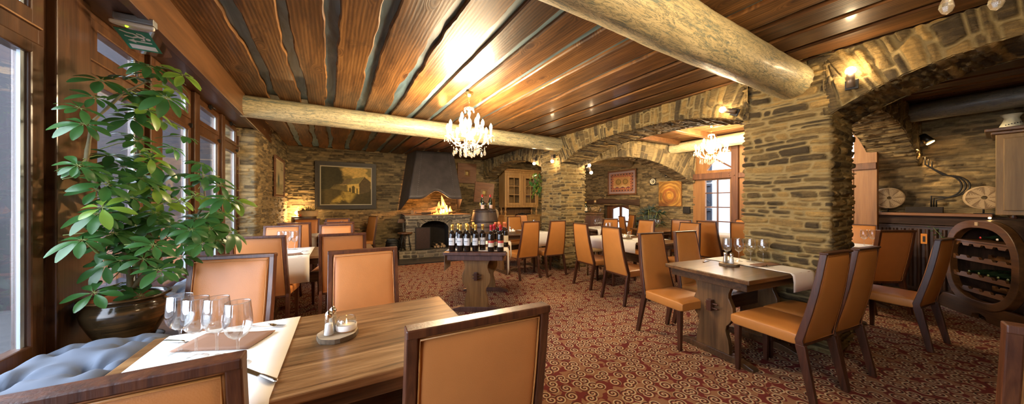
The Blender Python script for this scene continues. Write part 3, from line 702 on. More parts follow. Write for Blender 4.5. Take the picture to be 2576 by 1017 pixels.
# ================================================================== CHAIRS
def sgp(x, p): return math.copysign(abs(x) ** p, x)
def chair_proto(kind, name, label, leath, woodm):
    H = 1.055
    wide = kind == 'wide'
    def prof(z):
        if z < .42: return -.035 + .085 * z / .42
        t = (z - .42) / (H - .42); return .05 - .115 * t - .012 * math.sin(PI * t)
    def hw(z):
        if wide: return .205 - .006 * max(0, (z - .4) / .65)
        return .208 - .046 * max(0, min(1, (z - .42) / .62))
    sw = .030 if wide else .013
    t = thing(name, label, 'chair')
    def stile(m, sx, zs, d0, d1, w=None):
        vs = []; w = w or sw
        for i, z in enumerate(zs):
            q = hw(max(z, .42)) + sw - w / 2 + (.012 * (1 - z / .42) if z < .42 else 0); dd = d0 + (d1 - d0) * i / (len(zs) - 1)
            for a, b in ((-1, -1), (1, -1), (1, 1), (-1, 1)): vs.append((sx * q + a * w / 2, prof(z) + b * dd, z))
        fs = [(3, 2, 1, 0)]; n = len(zs)
        for i in range(n - 1):
            for j in range(4): fs.append((i * 4 + j, i * 4 + (j + 1) % 4, i * 4 + 4 + (j + 1) % 4, i * 4 + 4 + j))
        fs.append(tuple((n - 1) * 4 + j for j in range(4)))
        m.add(vs, fs)
    f = MB()
    for sx in (-1, 1): stile(f, sx, [.385, .42, .48, .6, .75, .9, H - .012], .030 if wide else .024, .022 if wide else .019)
    top = hw(H) + sw
    f.box(-top, prof(H) - .024, H - (.026 if wide else .014), top, prof(H) + .024, H)
    f.box(-hw(.4), prof(.39) - .012, .372, hw(.4), prof(.39) + .02, .396)
    fr = f.build('back_frame', woodm, t, .004)
    # upholstered back
    z0, z1 = .392, H - (.024 if wide else .013)
    def bf(u, v):
        a = 2 * PI * u; z = z0 + (z1 - z0) * v; e = 1 - abs(2 * v - 1) ** 14
        x = (hw(z) + .001) * sgp(math.cos(a), .16); s = math.sin(a)
        puff = (1 - abs(2 * v - 1) ** 5) * (1 - abs(x / hw(z)) ** 4)
        y = (.026 + .014 * puff) * sgp(s, .5) if s > 0 else ((.013 + .010 * puff) if wide else (.0195 + .010 * puff)) * sgp(s, .5)
        return (x * (.985 + .015 * e), prof(z) + y * (.55 + .45 * e), z)
    m = MB(); m.grid(bf, 36, 26, closeu=True)
    for v, fl in ((0, 0), (1, 1)): m.add([bf(i / 36, v) for i in range(36)], [tuple(range(36))])
    b = m.build('backrest', leath, t, smooth=True)
    p = MB()
    for sd in ((-1, 1) if wide else (-1,)):
        pts = []
        zz = [z0 + .012 + (z1 - z0 - .024) * i / 8 for i in range(9)]
        off = (-.0165 if wide else -.0205) if sd < 0 else .030
        pts = [(-(hw(z) - .007), prof(z) + off, z) for z in zz] + [((hw(z) - .007), prof(z) + off, z) for z in reversed(zz)]
        p.tube(pts, .0032 if wide else .0019, 6, closed=True)
    p.build('piping', M['piping'] if wide else M['piping_dark'], b)
    # seat
    def sf(u, v):
        a = 2 * PI * u; y = .048 + .458 * v; e = max(0, 1 - abs(2 * v - 1) ** 12) ** .5
        w = .214 + .010 * v; x = w * sgp(math.cos(a), .22); s = math.sin(a)
        dome = .014 * (1 - (x / w) ** 4) * (1 - abs(2 * v - 1) ** 4)
        z = (.426 + .038 * sgp(s, .3) + dome) if s > 0 else .426 + .056 * sgp(s, .2)
        return (x * (.97 + .03 * e), y, .426 + (z - .426) * (.72 + .28 * e))
    m = MB(); m.grid(sf, 40, 22, closeu=True)
    for v in (0, 1): m.add([sf(i / 40, v) for i in range(40)], [tuple(range(40))])
    m.build('seat', leath, t, smooth=True)
    for sx in (-1, 1):
        g = MB(); stile(g, sx, [0, .2, .388], .019, .029, .032); g.build('leg', woodm, t, .003)
        MB().bar((sx * .196, .462, 0), (sx * .196, .462, .378), .030, .030, up=(0, 1, 0), w2=.042, h2=.042).build('leg', woodm, t, .003)
    return t
LW, LT = 'wide', 'tapered'
protoW = chair_proto('wide', 'dining_chair', '-', M['leather'], M['mahog_red'])
protoT = chair_proto('tapered', 'dining_chair', '-', M['leather_tan'], M['mahog'])
CH = [  # kind, x, y, rz, label, group
 ('W', .41, .905, -.07, 'large orange leather dining chair in the foreground, back turned, right of the nearest table', 'chairs at the nearest window table'),
 ('W', -.395, .975, -.02, 'orange leather dining chair cut by the bottom left edge, back turned, before the paper runner', 'chairs at the nearest window table'),
 ('W', -.55, 2.57, PI - .26, 'orange leather dining chair facing the camera behind the four foreground wine glasses', 'chairs at the nearest window table'),
 ('W', .215, 2.41, PI - .02, 'orange leather dining chair facing the camera behind the foreground salt and pepper shakers', 'chairs at the nearest window table'),
 ('W', -.61, 4.02, -.16, 'orange dining chair turned away, just behind the chair at the foreground wine glasses', 'chairs at the second window table'),
 ('W', .13, 3.88, -.08, 'orange dining chair turned away, half hidden behind the chair at the foreground shakers', 'chairs at the second window table'),
 ('W', -.60, 5.48, PI - .18, 'orange dining chair facing the camera on the window side of the second window table', 'chairs at the second window table'),
 ('W', .08, 5.36, PI - .18, 'orange dining chair facing the camera on the room side of the second window table', 'chairs at the second window table'),
 ('W', -.50, 6.26, -.05, 'orange dining chair turned away on the window side of the third window table', 'chairs at the third window table'),
 ('W', .15, 6.12, -.12, 'orange dining chair turned away on the room side of the third window table', 'chairs at the third window table'),
 ('W', -.42, 7.52, PI - .18, 'orange dining chair facing the camera in the far left, below the round wooden planter', 'chairs at the third window table'),
 ('W', .13, 7.34, PI - .18, 'orange dining chair facing the camera in front of the stone wall below the farmhouse painting', 'chairs at the third window table'),
 ('T', .86, 8.16, PI / 2 + .42, 'lone orange dining chair seen side on by the far wall, right of the farmhouse painting', None),
 ('T', 3.105, 4.545, -.02, 'tan leather dining chair turned away, right of the wine bottle table', 'chairs at the table under the far arch'),
 ('T', 3.67, 4.48, -.06, 'tan leather dining chair turned away, against the foot of the far stone pillar', 'chairs at the table under the far arch'),
 ('T', 3.78, 6.12, PI - .05, 'tan leather dining chair facing the camera in front of the golden oak cabinet', 'chairs at the table under the far arch'),
 ('T', 4.42, 6.80, PI - .1, 'tan chair top just showing under the right door of the golden oak cabinet', 'chairs at the table under the far arch'),
 ('T', 3.59, 3.67, -PI / 2 - .10, 'tan leather dining chair turned away, first on the right of the far stone pillar', 'chairs at the table under the middle arch'),
 ('T', 3.43, 2.90, -PI / 2 - .10, 'tan leather dining chair turned away, at the middle arch between the two pillars', 'chairs at the table under the middle arch'),
 ('T', 5.14, 2.82, PI / 2 - .1, 'tan leather dining chair facing the camera just behind the chairs of the near pillar table', 'chairs at the table under the middle arch'),
 ('T', 5.12, 3.62, PI / 2 - .1, 'tan leather dining chair facing the camera below the spiral painting and the palm', 'chairs at the table under the middle arch'),
 ('T', 3.085, 2.045, PI - .155, 'tan leather dining chair facing the camera at the left end of the near pillar table', 'chairs at the near pillar table'),
 ('T', 3.625, 1.965, PI - .155, 'tan leather dining chair facing the camera behind the near pillar table, beside the pillar', 'chairs at the near pillar table'),
 ('T', 3.055, .705, -.145, 'tan leather dining chair seen from behind, left of the overlapping pair before the near pillar', 'chairs at the near pillar table'),
 ('T', 3.52, .645, -.145, 'tan leather dining chair seen from behind, right of the overlapping pair before the near pillar', 'chairs at the near pillar table'),
 ('T', 5.02, .40, -.145, 'tan leather dining chair seen side on in front of the barrel wine rack', 'chairs in the side room'),
 ('W', 6.00, .80, -.52, 'broad tan leather chair back standing before the brown radiator', 'chairs in the side room'),
 ('T', 5.93, 3.36, -PI / 2 + .3, 'tan chair top peeping out left of the tall timber window', 'chairs in the side room'),
 ('T', 5.90, 2.86, -PI / 2 - .1, 'tan leather dining chair turned away in front of the tall timber window', 'chairs in the side room'),
 ('T', 6.02, 2.36, -PI / 2 - .1, 'tan leather dining chair turned away, cut by the left edge of the near pillar', 'chairs in the side room'),
 ('T', 6.93, 2.72, PI / 2 - .1, 'tan leather dining chair facing the camera directly under the tall timber window', 'chairs in the side room'),
 ('T', 5.03, 4.40, -.25, 'tan leather dining chair in front of the low arched window', 'chairs in the back room'),
 ('T', 6.15, 4.90, -2.10, 'tan chair leaning left, left of the edge on pair right of the low window', 'chairs in the back room'),
 ('T', 6.95, 5.35, 1.04, 'tan chair leaning right, right of the edge on pair right of the low window', 'chairs in the back room'),
 ('T', 6.93, 1.22, PI / 2, 'tan chair showing just right of the near pillar behind two wine glasses', 'chairs in the side room'),
 ('W', 1.766, -.197, -PI / 2 + .2, 'dark framed orange chair back cut by the bottom right corner', None)]
seen = set()
for k, x, y, rz, lab, grp in CH:
    p = protoW if k == 'W' else protoT
    if k not in seen:
        seen.add(k); o = p; o.location = (x, y, 0); o.rotation_euler = (0, 0, rz); o['label'] = lab
        if grp: o['group'] = grp
    else:
        o = dup(p, (x, y, 0), rz, lab)
        if grp: o['group'] = grp
        elif 'group' in o.keys(): del o['group']
# rustic ladder back chair beside the far pillar
t = thing('ladder_chair', 'rustic wooden ladder back chair with rush seat beside the far stone pillar', 'chair', (4.28, 4.38, 0), -1.9)
for sx in (-1, 1):
    MB().tube([(sx * .19, 0, 0), (sx * .195, .0, .45), (sx * .18, -.06, .98)], .017, 8).build('leg', M['oak_leg'], t)
    MB().tube([(sx * .21, .36, 0), (sx * .205, .36, .46)], .017, 8).build('leg', M['oak_leg'], t)
for z, y in ((.58, -.016), (.72, -.03), (.86, -.047)): MB().box(-.18, y - .008, z, .18, y + .008, z + .06).build('slat', M['oak_leg'], t, .003)
for z in (.16, .30):
    m = MB(); m.tube([(-.2, 0, z), (-.207, .36, z)], .010, 6); m.tube([(.2, 0, z), (.207, .36, z)], .010, 6); m.tube([(-.207, .36, z), (.207, .36, z)], .010, 6); m.build('rung', M['oak_leg'], t)
MB().box(-.205, -.01, .44, .215, .375, .475).build('seat', flat('rush_seat', (.33, .21, .09), .9, var=.3, vs=60), t, .012)

# ================================================================== TABLES
TZ = .775
def trestle_table(name, label, x, y, rz, L, W, top, leg, under, group=None):
    t = thing(name, label, 'table', (x, y, 0), rz, group)
    MB().box(-L / 2, -W / 2, TZ - .036, L / 2, W / 2, TZ).build('tabletop', top, t, .006)
    m = MB()
    for s in (-1, 1):
        m.box(-L / 2 + .045, s * (W / 2 - .055) - .014, TZ - .105, L / 2 - .045, s * (W / 2 - .055) + .014, TZ - .036)
        m.box(s * (L / 2 - .055) - .014, -W / 2 + .045, TZ - .105, s * (L / 2 - .055) + .014, W / 2 - .045, TZ - .036)
    m.build('apron', under, t, .004)
    k = W / .8
    half = [(TZ - .036, .20), (.70, .198), (.665, .190), (.63, .165), (.59, .150), (.55, .150), (.52, .165), (.47, .186), (.42, .190), (.37, .180), (.33, .158), (.30, .132), (.26, .124), (.22, .132), (.18, .146), (.12, .155), (.055, .158)]
    poly = [(h * k, z) for z, h in half] + [(-h * k, z) for z, h in reversed(half)]
    xs = L / 2 - .165
    for s in (-1, 1):
        MB().prism(poly, s * xs - .024, s * xs + .024, 'x').build('trestle', leg, t, .004)
        fw = .36 * k
        MB().prism([(-fw, 0), (fw, 0), (fw, .022), (fw - .14, .060), (-fw + .14, .060), (-fw, .022)], s * xs - .038, s * xs + .038, 'x').build('foot', under, t, .004)
        m = MB(); m.box(s * (xs + .020), -.022, .405, s * (xs + .075), .022, .505)
        m.tube([(s * (xs + .052), .042, .472), (s * (xs + .052), -.070, .472)], .008, 6); m.tube([(s * (xs + .052), .042, .432), (s * (xs + .052), -.070, .432)], .008, 6)
        m.build('wedge_key', M['mahog'], t, .003)
    MB().box(-xs + .02, -.018, .385, xs - .02, .018, .51).build('stretcher', under, t, .004)
    return t
TB = {}
TB['L1'] = trestle_table('dining_table', 'oak dining table in the foreground with white paper runner, four wine glasses and shakers', -.045, 1.60, -.035, 1.31, .80, M['oak_top'], M['oak_leg'], M['oak_dark'])
TB['L2'] = trestle_table('dining_table', 'second oak window table, seen between the two rows of orange chairs', -.13, 4.60, -.03, 1.28, .80, M['oak_top'], M['oak_leg'], M['oak_dark'])
TB['L3'] = trestle_table('dining_table', 'third oak window table, farther back between the orange chairs', -.13, 6.76, -.03, 1.20, .76, M['oak_top'], M['oak_leg'], M['oak_dark'])
TB['L4'] = trestle_table('dining_table', 'small dark table before the far wall beside the lone side on chair', .20, 8.25, 0, .80, .70, M['oak_top'], M['oak_leg'], M['oak_dark'])
TB['N'] = trestle_table('dining_table', 'oak trestle table with paper runner standing against the near stone pillar', 3.375, 1.386, -.14, 1.0, .77, M['oak_mid'], M['oak_leg'], M['oak_dark'])
TB['B1'] = trestle_table('dining_table', 'long table with two hanging paper runners under the middle arch', 4.44, 3.36, PI / 2 - .06, 1.36, .80, M['oak_mid'], M['oak_leg'], M['oak_dark'])
TB['B0'] = trestle_table('dining_table', 'dark table with shakers and a runner under the far arch, right of the wine bottles', 3.37, 5.33, 0, 1.22, .74, M['oak_dark'], M['oak_leg'], M['oak_dark'])
TB['W'] = trestle_table('dining_table', 'white covered table under the tall timber window', 6.45, 2.62, PI / 2 - .05, 1.15, .70, M['oak_top'], M['oak_leg'], M['oak_dark'])
TB['D2'] = trestle_table('dining_table', 'table with wine glasses under the back room arch, below the spiral painting', 6.45, 4.28, -.37, .85, .72, M['oak_top'], M['oak_leg'], M['oak_dark'])
TB['D1'] = trestle_table('dining_table', 'table with wine glasses in front of the small panelled sideboard', 5.48, 5.15, -.1, 1.0, .72, M['oak_dark'], M['oak_leg'], M['oak_dark'])
TB['C'] = trestle_table('dining_table', 'table with a hanging runner right behind the near pillar, at the side on chair', 5.04, 1.20, 0, .74, .74, M['oak_dark'], M['oak_leg'], M['oak_dark'])
TB['E'] = trestle_table('dining_table', 'table with two wine glasses showing right of the near pillar', 6.47, 1.08, -.15, .62, .62, M['oak_dark'], M['oak_leg'], M['oak_dark'])
BT = (1.86, 3.93, -.59)
bt = trestle_table('display_table', 'trestle table crowded with wine bottles in the middle of the carpet', BT[0], BT[1], PI / 2 + BT[2], 1.22, .78, M['wine_wood'], M['oak_honey'], M['wine_wood'])
def onto(T, x, y, z=TZ):
    """table coordinates -> world"""
    o = TB[T] if isinstance(T, str) else T; a = o.rotation_euler[2]; c, s = math.cos(a), math.sin(a)
    return (o.location[0] + c * x - s * y, o.location[1] + s * x + c * y, z)
def rot(T): return (TB[T] if isinstance(T, str) else T).rotation_euler[2]
# ---- paper runners
def runner(T, x0, x1, W, drop0, drop1, label, group='paper runners'):
    """lies across the table, hanging over both long edges"""
    m = MB(); h = W / 2 + .004; z = TZ + .0035; R = random.Random(int(abs(x0) * 999))
    path = [(-h - .010, z - drop0), (-h - .008, z - drop0 * .5), (-h - .003, z - .02), (-h + .012, z)] + [(-h + .012 + (2 * h - .024) * i / 10, z) for i in range(1, 10)] + [(h - .012, z), (h + .003, z - .02), (h + .008, z - drop1 * .5), (h + .010, z - drop1)]
    n = 9
    vs = []; 
    for i in range(n):
        u = i / (n - 1)
        for (y, zz) in path:
            w = .004 * math.sin(u * 9 + zz * 20) if zz < z - .01 else .0
            vs.append((x0 + (x1 - x0) * u, y + math.copysign(abs(w), y), zz + (.0012 * R.random() if zz >= z else 0)))
    k = len(path); fs = [(i * k + j, (i + 1) * k + j, (i + 1) * k + j + 1, i * k + j + 1) for i in range(n - 1) for j in range(k - 1)]
    m.add(vs, fs, 0, True); o = m.build('paper_runner', M['paper'])
    so = o.modifiers.new('solid', 'SOLIDIFY'); so.thickness = .001; so.offset = 1
    o.location = onto(T, 0, 0, 0); o.rotation_euler = (0, 0, rot(T)); return tag(o, label, 'table runner', group)
runner('L1', -.605, -.105, .80, .12, .14, 'white paper runner under the four foreground wine glasses')
runner('L2', -.50, .02 - .08, .80, .30, .22, 'white paper runner hanging off the second window table')
runner('L3', -.48, -.06, .76, .22, .2, 'white paper runner on the third window table')
runner('N', .10, .46, .77, .16, .16, 'cream lit paper runner on the near pillar table, under the row of four glasses')
runner('B1', .28, .62, .80, .20, .20, 'paper runner hanging on the far end of the middle arch table')
runner('B1', -.40, .0, .80, .17, .17, 'paper runner hanging on the near end of the middle arch table, by the candle')
runner('B0', .18, .55, .74, .28, .2, 'paper runner hanging between the two chairs right of the wine bottle table')
runner('W', -.5, .5, .70, .30, .25, 'white cloth over the table under the tall timber window')
runner('C', -.36, .10, .74, .24, .2, 'cream runner hanging behind the pair of chairs at the near pillar')
runner('E', -.26, .26, .62, .2, .2, 'white runner under the two glasses right of the near pillar')
runner('D1', -.3, .4, .72, .15, .15, 'white runner on the table before the small panelled sideboard')
runner(bt, -.50, -.17, .78, .30, .26, 'long white runner hanging off both sides of the wine bottle table, near end')
runner(bt, .10, .48, .78, .22, .20, 'second white runner on the far half of the wine bottle table')
# ---- wine glasses
def glass_proto(s=1.0):
    t = thing('wine_glass', '-', 'glass', group='wine glasses')
    bowl = [(.004, .098), (.016, .102), (.030, .114), (.040, .132), (.0438, .152), (.0437, .172), (.0415, .200), (.0378, .236), (.0372, .240), (.0366, .236), (.0402, .200), (.0424, .172), (.0424, .152), (.0386, .133), (.029, .1165), (.015, .1045), (.002, .101)]
    MB().lathe(bowl, 28).build('bowl', M['glass'], t)
    MB().lathe([(.0075, .012), (.0048, .03), (.0040, .06), (.0048, .088), (.0075, .099)], 12).build('stem', M['glass'], t)
    MB().lathe([(.0365, 0), (.0370, .0015), (.030, .0035), (.016, .0065), (.0075, .0125), (.001, .013)], 28).build('foot', M['glass'], t)
    return t
gp = glass_proto(); first = [True]
def glass(loc, label, group, sc=1.0):
    if first[0]: first[0] = False; o = gp; o.location = loc
    else: o = dup(gp, loc, RND.random() * 6)
    o['label'] = label; o['group'] = group; o.scale = (sc, sc, sc); return o
zg = TZ + .0055
for p, l in (((-.525, 1.76, zg), 'wine glass on the foreground runner, first from the left, next to the flower pot'), ((-.455, 1.675, zg), 'wine glass on the foreground runner, second from the left'),
             ((-.385, 1.635, zg), 'wine glass on the foreground runner, third from the left'), ((-.300, 1.525, zg), 'wine glass on the foreground runner, rightmost and nearest of the four')):
    glass(p, l, 'foreground wine glasses', 1.0)
for i, q in enumerate(((.185, .20), (.270, .135), (.355, .07), (.435, .0))):
    glass(onto('N', q[0], q[1], zg if q[0] > .1 else TZ), 'wine glass on the near pillar table, %s in the row before the stones' % ('first', 'second', 'third', 'last')[i], 'glasses at the near pillar')
for i in range(2): glass(onto('E', .03 + .09 * i, .02 - .055 * i, zg), ('left', 'right')[i] + ' wine glass of the pair showing right of the near pillar', 'glasses right of the pillar', .92)
for i in range(4): glass(onto('D2', -.16 + .085 * i, -.05 + .02 * i, TZ + .001), 'wine glass below the spiral painting, number %s from the left' % ('one', 'two', 'three', 'four')[i], 'glasses below the spiral painting', .95)
for i in range(4): glass(onto('D1', -.10 + .085 * i, -.06 + .03 * i, zg), 'wine glass before the low arched window, number %s from the left' % ('one', 'two', 'three', 'four')[i], 'glasses before the arched window', .95)
for i in range(2): glass(onto('B1', .50 + .0 * i, .10 - .085 * i, zg), ('left', 'right')[i] + ' wine glass standing above the first chair right of the far pillar', 'glasses on the middle arch table')
for i in range(3): glass(onto('L2', -.42 + .075 * i, .26 - .02 * i, zg), ('left', 'middle', 'right')[i] + ' wine glass peeping over the window side chair of the second row', 'glasses on the second window table')
glass(onto('L3', .33, .2, TZ + .001), 'wine glass peeping over the room side chairs near the farmhouse painting', 'glasses on the third window table')
glass(onto('B0', .40, .0, zg), 'wine glass beside the far pillar behind the tan chairs', 'glasses under the far arch')
# ---- condiments: wooden slice, shakers, candle jar
def slice_(loc, r, label, rz=0):
    m = MB(); n = 26; out = [(1 + .018 * math.sin(3 * 2 * PI * i / n + 1) + .025 * math.sin(7 * 2 * PI * i / n)) * r for i in range(n)]
    P = lambda k, z: [(out[i] * k * math.cos(2 * PI * i / n), out[i] * k * math.sin(2 * PI * i / n), z) for i in range(n)]
    m.add(P(.985, .0) + P(1, .004) + P(.99, .020) + P(.965, .0215), [(a * n + i, a * n + (i + 1) % n, a * n + n + (i + 1) % n, a * n + n + i) for a in range(3) for i in range(n)] + [tuple(range(n - 1, -1, -1))], 1)
    m.add(P(.965, .0215), [tuple(range(n))], 0)
    o = m.build('wood_slice', [M['slice'], M['bark']]); o.location = loc; o.rotation_euler = (0, 0, rz); return tag(o, label, 'coaster', 'wood slice coasters')
def shaker_proto(salt):
    t = thing('salt_shaker' if salt else 'pepper_shaker', '-', 'shaker')
    MB().lathe([(.0225, 0), (.023, .004), (.019, .03), (.0155, .07), (.0135, .083)], 8).build('body', M['glass'], t)
    MB().lathe([(.001, .004), (.0200, .005), (.0165, .03), (.0148, .052 if salt else .066), (.001, .052 if salt else .066)], 12).build('filling', M['salt'] if salt else M['pepper'], t)
    MB().lathe([(.0155, .080), (.0160, .084), (.0158, .094), (.0135, .103), (.006, .110), (.003, .113), (.001, .1135)], 14).build('cap', M['chrome'], t)
    return t
M['pepper'] = flat('ground_pepper', (.34, .26, .17), .9, var=.3, vs=300)
sp, pp = shaker_proto(True), shaker_proto(False)
def jar_proto():
    t = thing('candle_jar', '-', 'candle', group='candle jars')
    MB().lathe([(.001, .002), (.030, .002), (.036, .008), (.039, .028), (.0375, .05), (.033, .060), (.0335, .0625), (.0365, .062), (.041, .05), (.0425, .028), (.039, .004), (.034, 0), (.001, 0)], 26).build('jar', M['glass'], t)
    MB().lathe([(.0425, .008), (.0437, .010), (.0437, .030), (.0425, .032)], 40).build('lace_band', M['lace'], t)
    MB().lathe([(.001, .004), (.033, .005), (.0365, .026), (.001, .028)], 20).build('wax', M['wax'], t)
    MB().lathe([(.001, .030), (.0035, .036), (.0022, .045), (.0004, .055)], 8).build('flame', M['candle_glow'], t)
    return t
jp = jar_proto(); fj = [True, True, True]
def condiments(T, x, y, where, ang=0.0, r=.085, candle=True):
    c = onto(T, x, y, TZ + .0005); a = rot(T) + ang
    slice_(c, r, 'round wood slice holding shakers on ' + where, a)
    def at(dx, dy): return (c[0] + math.cos(a) * dx - math.sin(a) * dy, c[1] + math.sin(a) * dx + math.cos(a) * dy, c[2] + .022)
    for k, (pr, dx, dy, nm) in enumerate(((sp, -.034, -.020, 'salt shaker with chrome cap on '), (pp, -.020, .030, 'pepper shaker with chrome cap on '))):
        if fj[k]: fj[k] = False; o = pr; o.location = at(dx, dy)
        else: o = dup(pr, at(dx, dy), 0)
        o['label'] = nm + where; o['group'] = 'table shakers'
    if candle:
        if fj[2]: fj[2] = False; o = jp; o.location = at(.036, .002)
        else: o = dup(jp, at(.036, .002), 0)
        o['label'] = 'lit candle jar with lace band on ' + where
condiments('L1', .075, .02, 'the foreground table')
condiments('N', -.015, .06, 'the near pillar table', .55)
condiments('L2', .10, .1, 'the second window table', .2)
condiments('B1', -.02, .16, 'the middle arch table', .4)
condiments('B0', -.22, -.08, 'the table under the far arch', -.2)
condiments('W', .05, -.05, 'the table under the tall timber window', 1.2, .08)
# ---- cutlery and napkins
def knife(loc, rz, label, mat=None):
    t = thing('table_knife', label, 'knife', loc, rz, 'table knives')
    m = MB(); m.prism([(0, -.009), (.10, -.010), (.118, -.004), (.12, .006), (.10, .009), (0, .008)], .0, .0022, 'z'); m.build('blade', M['steel'], t)
    MB().grid(lambda u, v: (-.105 * v, .0095 * (.7 + .3 * v) * (1 - (2 * v - 1) ** 12) * math.cos(2 * PI * u), .005 + .005 * math.sin(2 * PI * u) * (1 - (2 * v - 1) ** 12)), 10, 12, closeu=True).build('handle', mat or M['steel'], t)
def fork(loc, rz, label):
    m = MB()
    def st(x): return .004 + .010 * math.exp(-((x - .02) / .03) ** 2) - .0035 * max(0, x - .05) / .05
    m.grid(lambda u, v: (-.115 + .15 * u, (v - .5) * (.011 if u < .45 else .006 + .02 * max(0, u - .72)), st(-.115 + .15 * u)), 16, 3)
    m.add([(.033, -.011, st(.035)), (.055, -.012, st(.055)), (.055, .012, st(.055)), (.033, .011, st(.035)), (.02, .004, st(.02)), (.02, -.004, st(.02))], [tuple(range(6))])
    for k in range(4):
        y = -.010 + .00667 * k; m.bar((.054, y, st(.055)), (.095, y * .95, st(.09) + .004), .0035, .002, w2=.0018)
    o = m.build('table_fork', M['steel']); o.modifiers.new('s', 'SOLIDIFY').thickness = .0018; o.location = loc; o.rotation_euler = (0, 0, rz); tag(o, label, 'fork', 'table forks')
def napkin(loc, rz, a, b, label, tri=False, lift=.0):
    m = MB(); n = 7
    def f(u, v):
        x = (u - .5) * a * (1 - .25 * v if tri else 1); y = (v - .5) * b
        return (x, y, .003 + lift * v * v + .003 * math.sin(u * 5 + v * 3) ** 2 * v)
    m.grid(f, 9, 7, smooth=True); m.grid(lambda u, v: tuple(Vector(f(u, v * .96)) + Vector((.004, .003, .003 + .002 * v))), 9, 7)
    o = m.build('paper_napkin', M['napkin']); o.modifiers.new('s', 'SOLIDIFY').thickness = .0015; o.location = loc; o.rotation_euler = (0, 0, rz); tag(o, label, 'napkin', 'brown paper napkins')
zt = TZ + .0065
knife((-.215, 1.385, zt), 2.20, 'table knife pointing to the glasses at the near edge of the foreground runner')
knife((-.545, 1.88, zt), -.60, 'table knife reflecting green beside the flower pot on the foreground runner')
fork((-.275, 1.915, zt), -.55, 'fork on the foreground runner behind the rightmost glass')
napkin((-.395, 1.80, zt), -.45, .30, .17, 'brown napkin lying flat behind the four foreground glasses')
napkin((-.50, 1.42, zt), .1, .22, .14, 'brown folded napkin with a raised edge at the near side of the foreground runner', True, .03)
knife(onto('N', .30, -.10, zt), rot('N') + .5, 'table knife at the right of the near pillar table')
napkin(onto('N', .30, -.09, zt), rot('N') - .08, .30, .10, 'brown napkin lying before the row of glasses at the near pillar')
fork(onto('N', .18, -.13, zt), rot('N') - .3, 'fork lying on the napkin at the near pillar table')
knife(onto('N', -.02, .28, TZ + .002), rot('N') + .3, 'table knife on bare wood at the back of the near pillar table')
napkin(onto('L2', -.25, -.25, zt), .3, .20, .12, 'brown napkin on the second window table')
knife(onto('L2', -.18, -.30, zt), .2, 'table knife on the second window table')
fork(onto('L2', -.16, -.10, zt), .9, 'fork on the second window table')
napkin(onto('W', -.1, .12, zt), .5, .2, .12, 'brown napkin on the table under the tall timber window')
fork(onto('B1', -.26, .30, zt), 1.9, 'fork at the edge of the middle arch table runner')
# ================================================================== BOTTLES
def text_mesh(body, size, extr=.0, bold=0.0):
    c = bpy.data.curves.new('t', 'FONT'); c.body = body; c.size = size; c.align_x = 'CENTER'; c.align_y = 'CENTER'; c.extrude = extr; c.resolution_u = 2; c.offset = bold
    o = bpy.data.objects.new('t', c); COL.objects.link(o); bpy.context.view_layer.update()
    me = bpy.data.meshes.new_from_object(o.evaluated_get(bpy.context.evaluated_depsgraph_get()))
    bpy.data.objects.remove(o); bpy.data.curves.remove(c); return me
def on_cyl(me, r, zc, ang0=-PI / 2, sub=True):
    """wrap flat lettering around an upright cylinder"""
    if sub:
        bm = bmesh.new(); bm.from_mesh(me); bmesh.ops.triangulate(bm, faces=bm.faces); bm.to_mesh(me); bm.free()
    for v in me.vertices:
        a = ang0 + v.co.x / r; v.co = (r * math.cos(a), r * math.sin(a), zc + v.co.y)
    me.update(); return me
def cylpatch(m, r, z0, z1, a0, a1, mi=0, n=12):
    m.grid(lambda u, v: (r * math.cos(a0 + (a1 - a0) * u), r * math.sin(a0 + (a1 - a0) * u), z0 + (z1 - z0) * v), n, 2, mi)
BH = .335
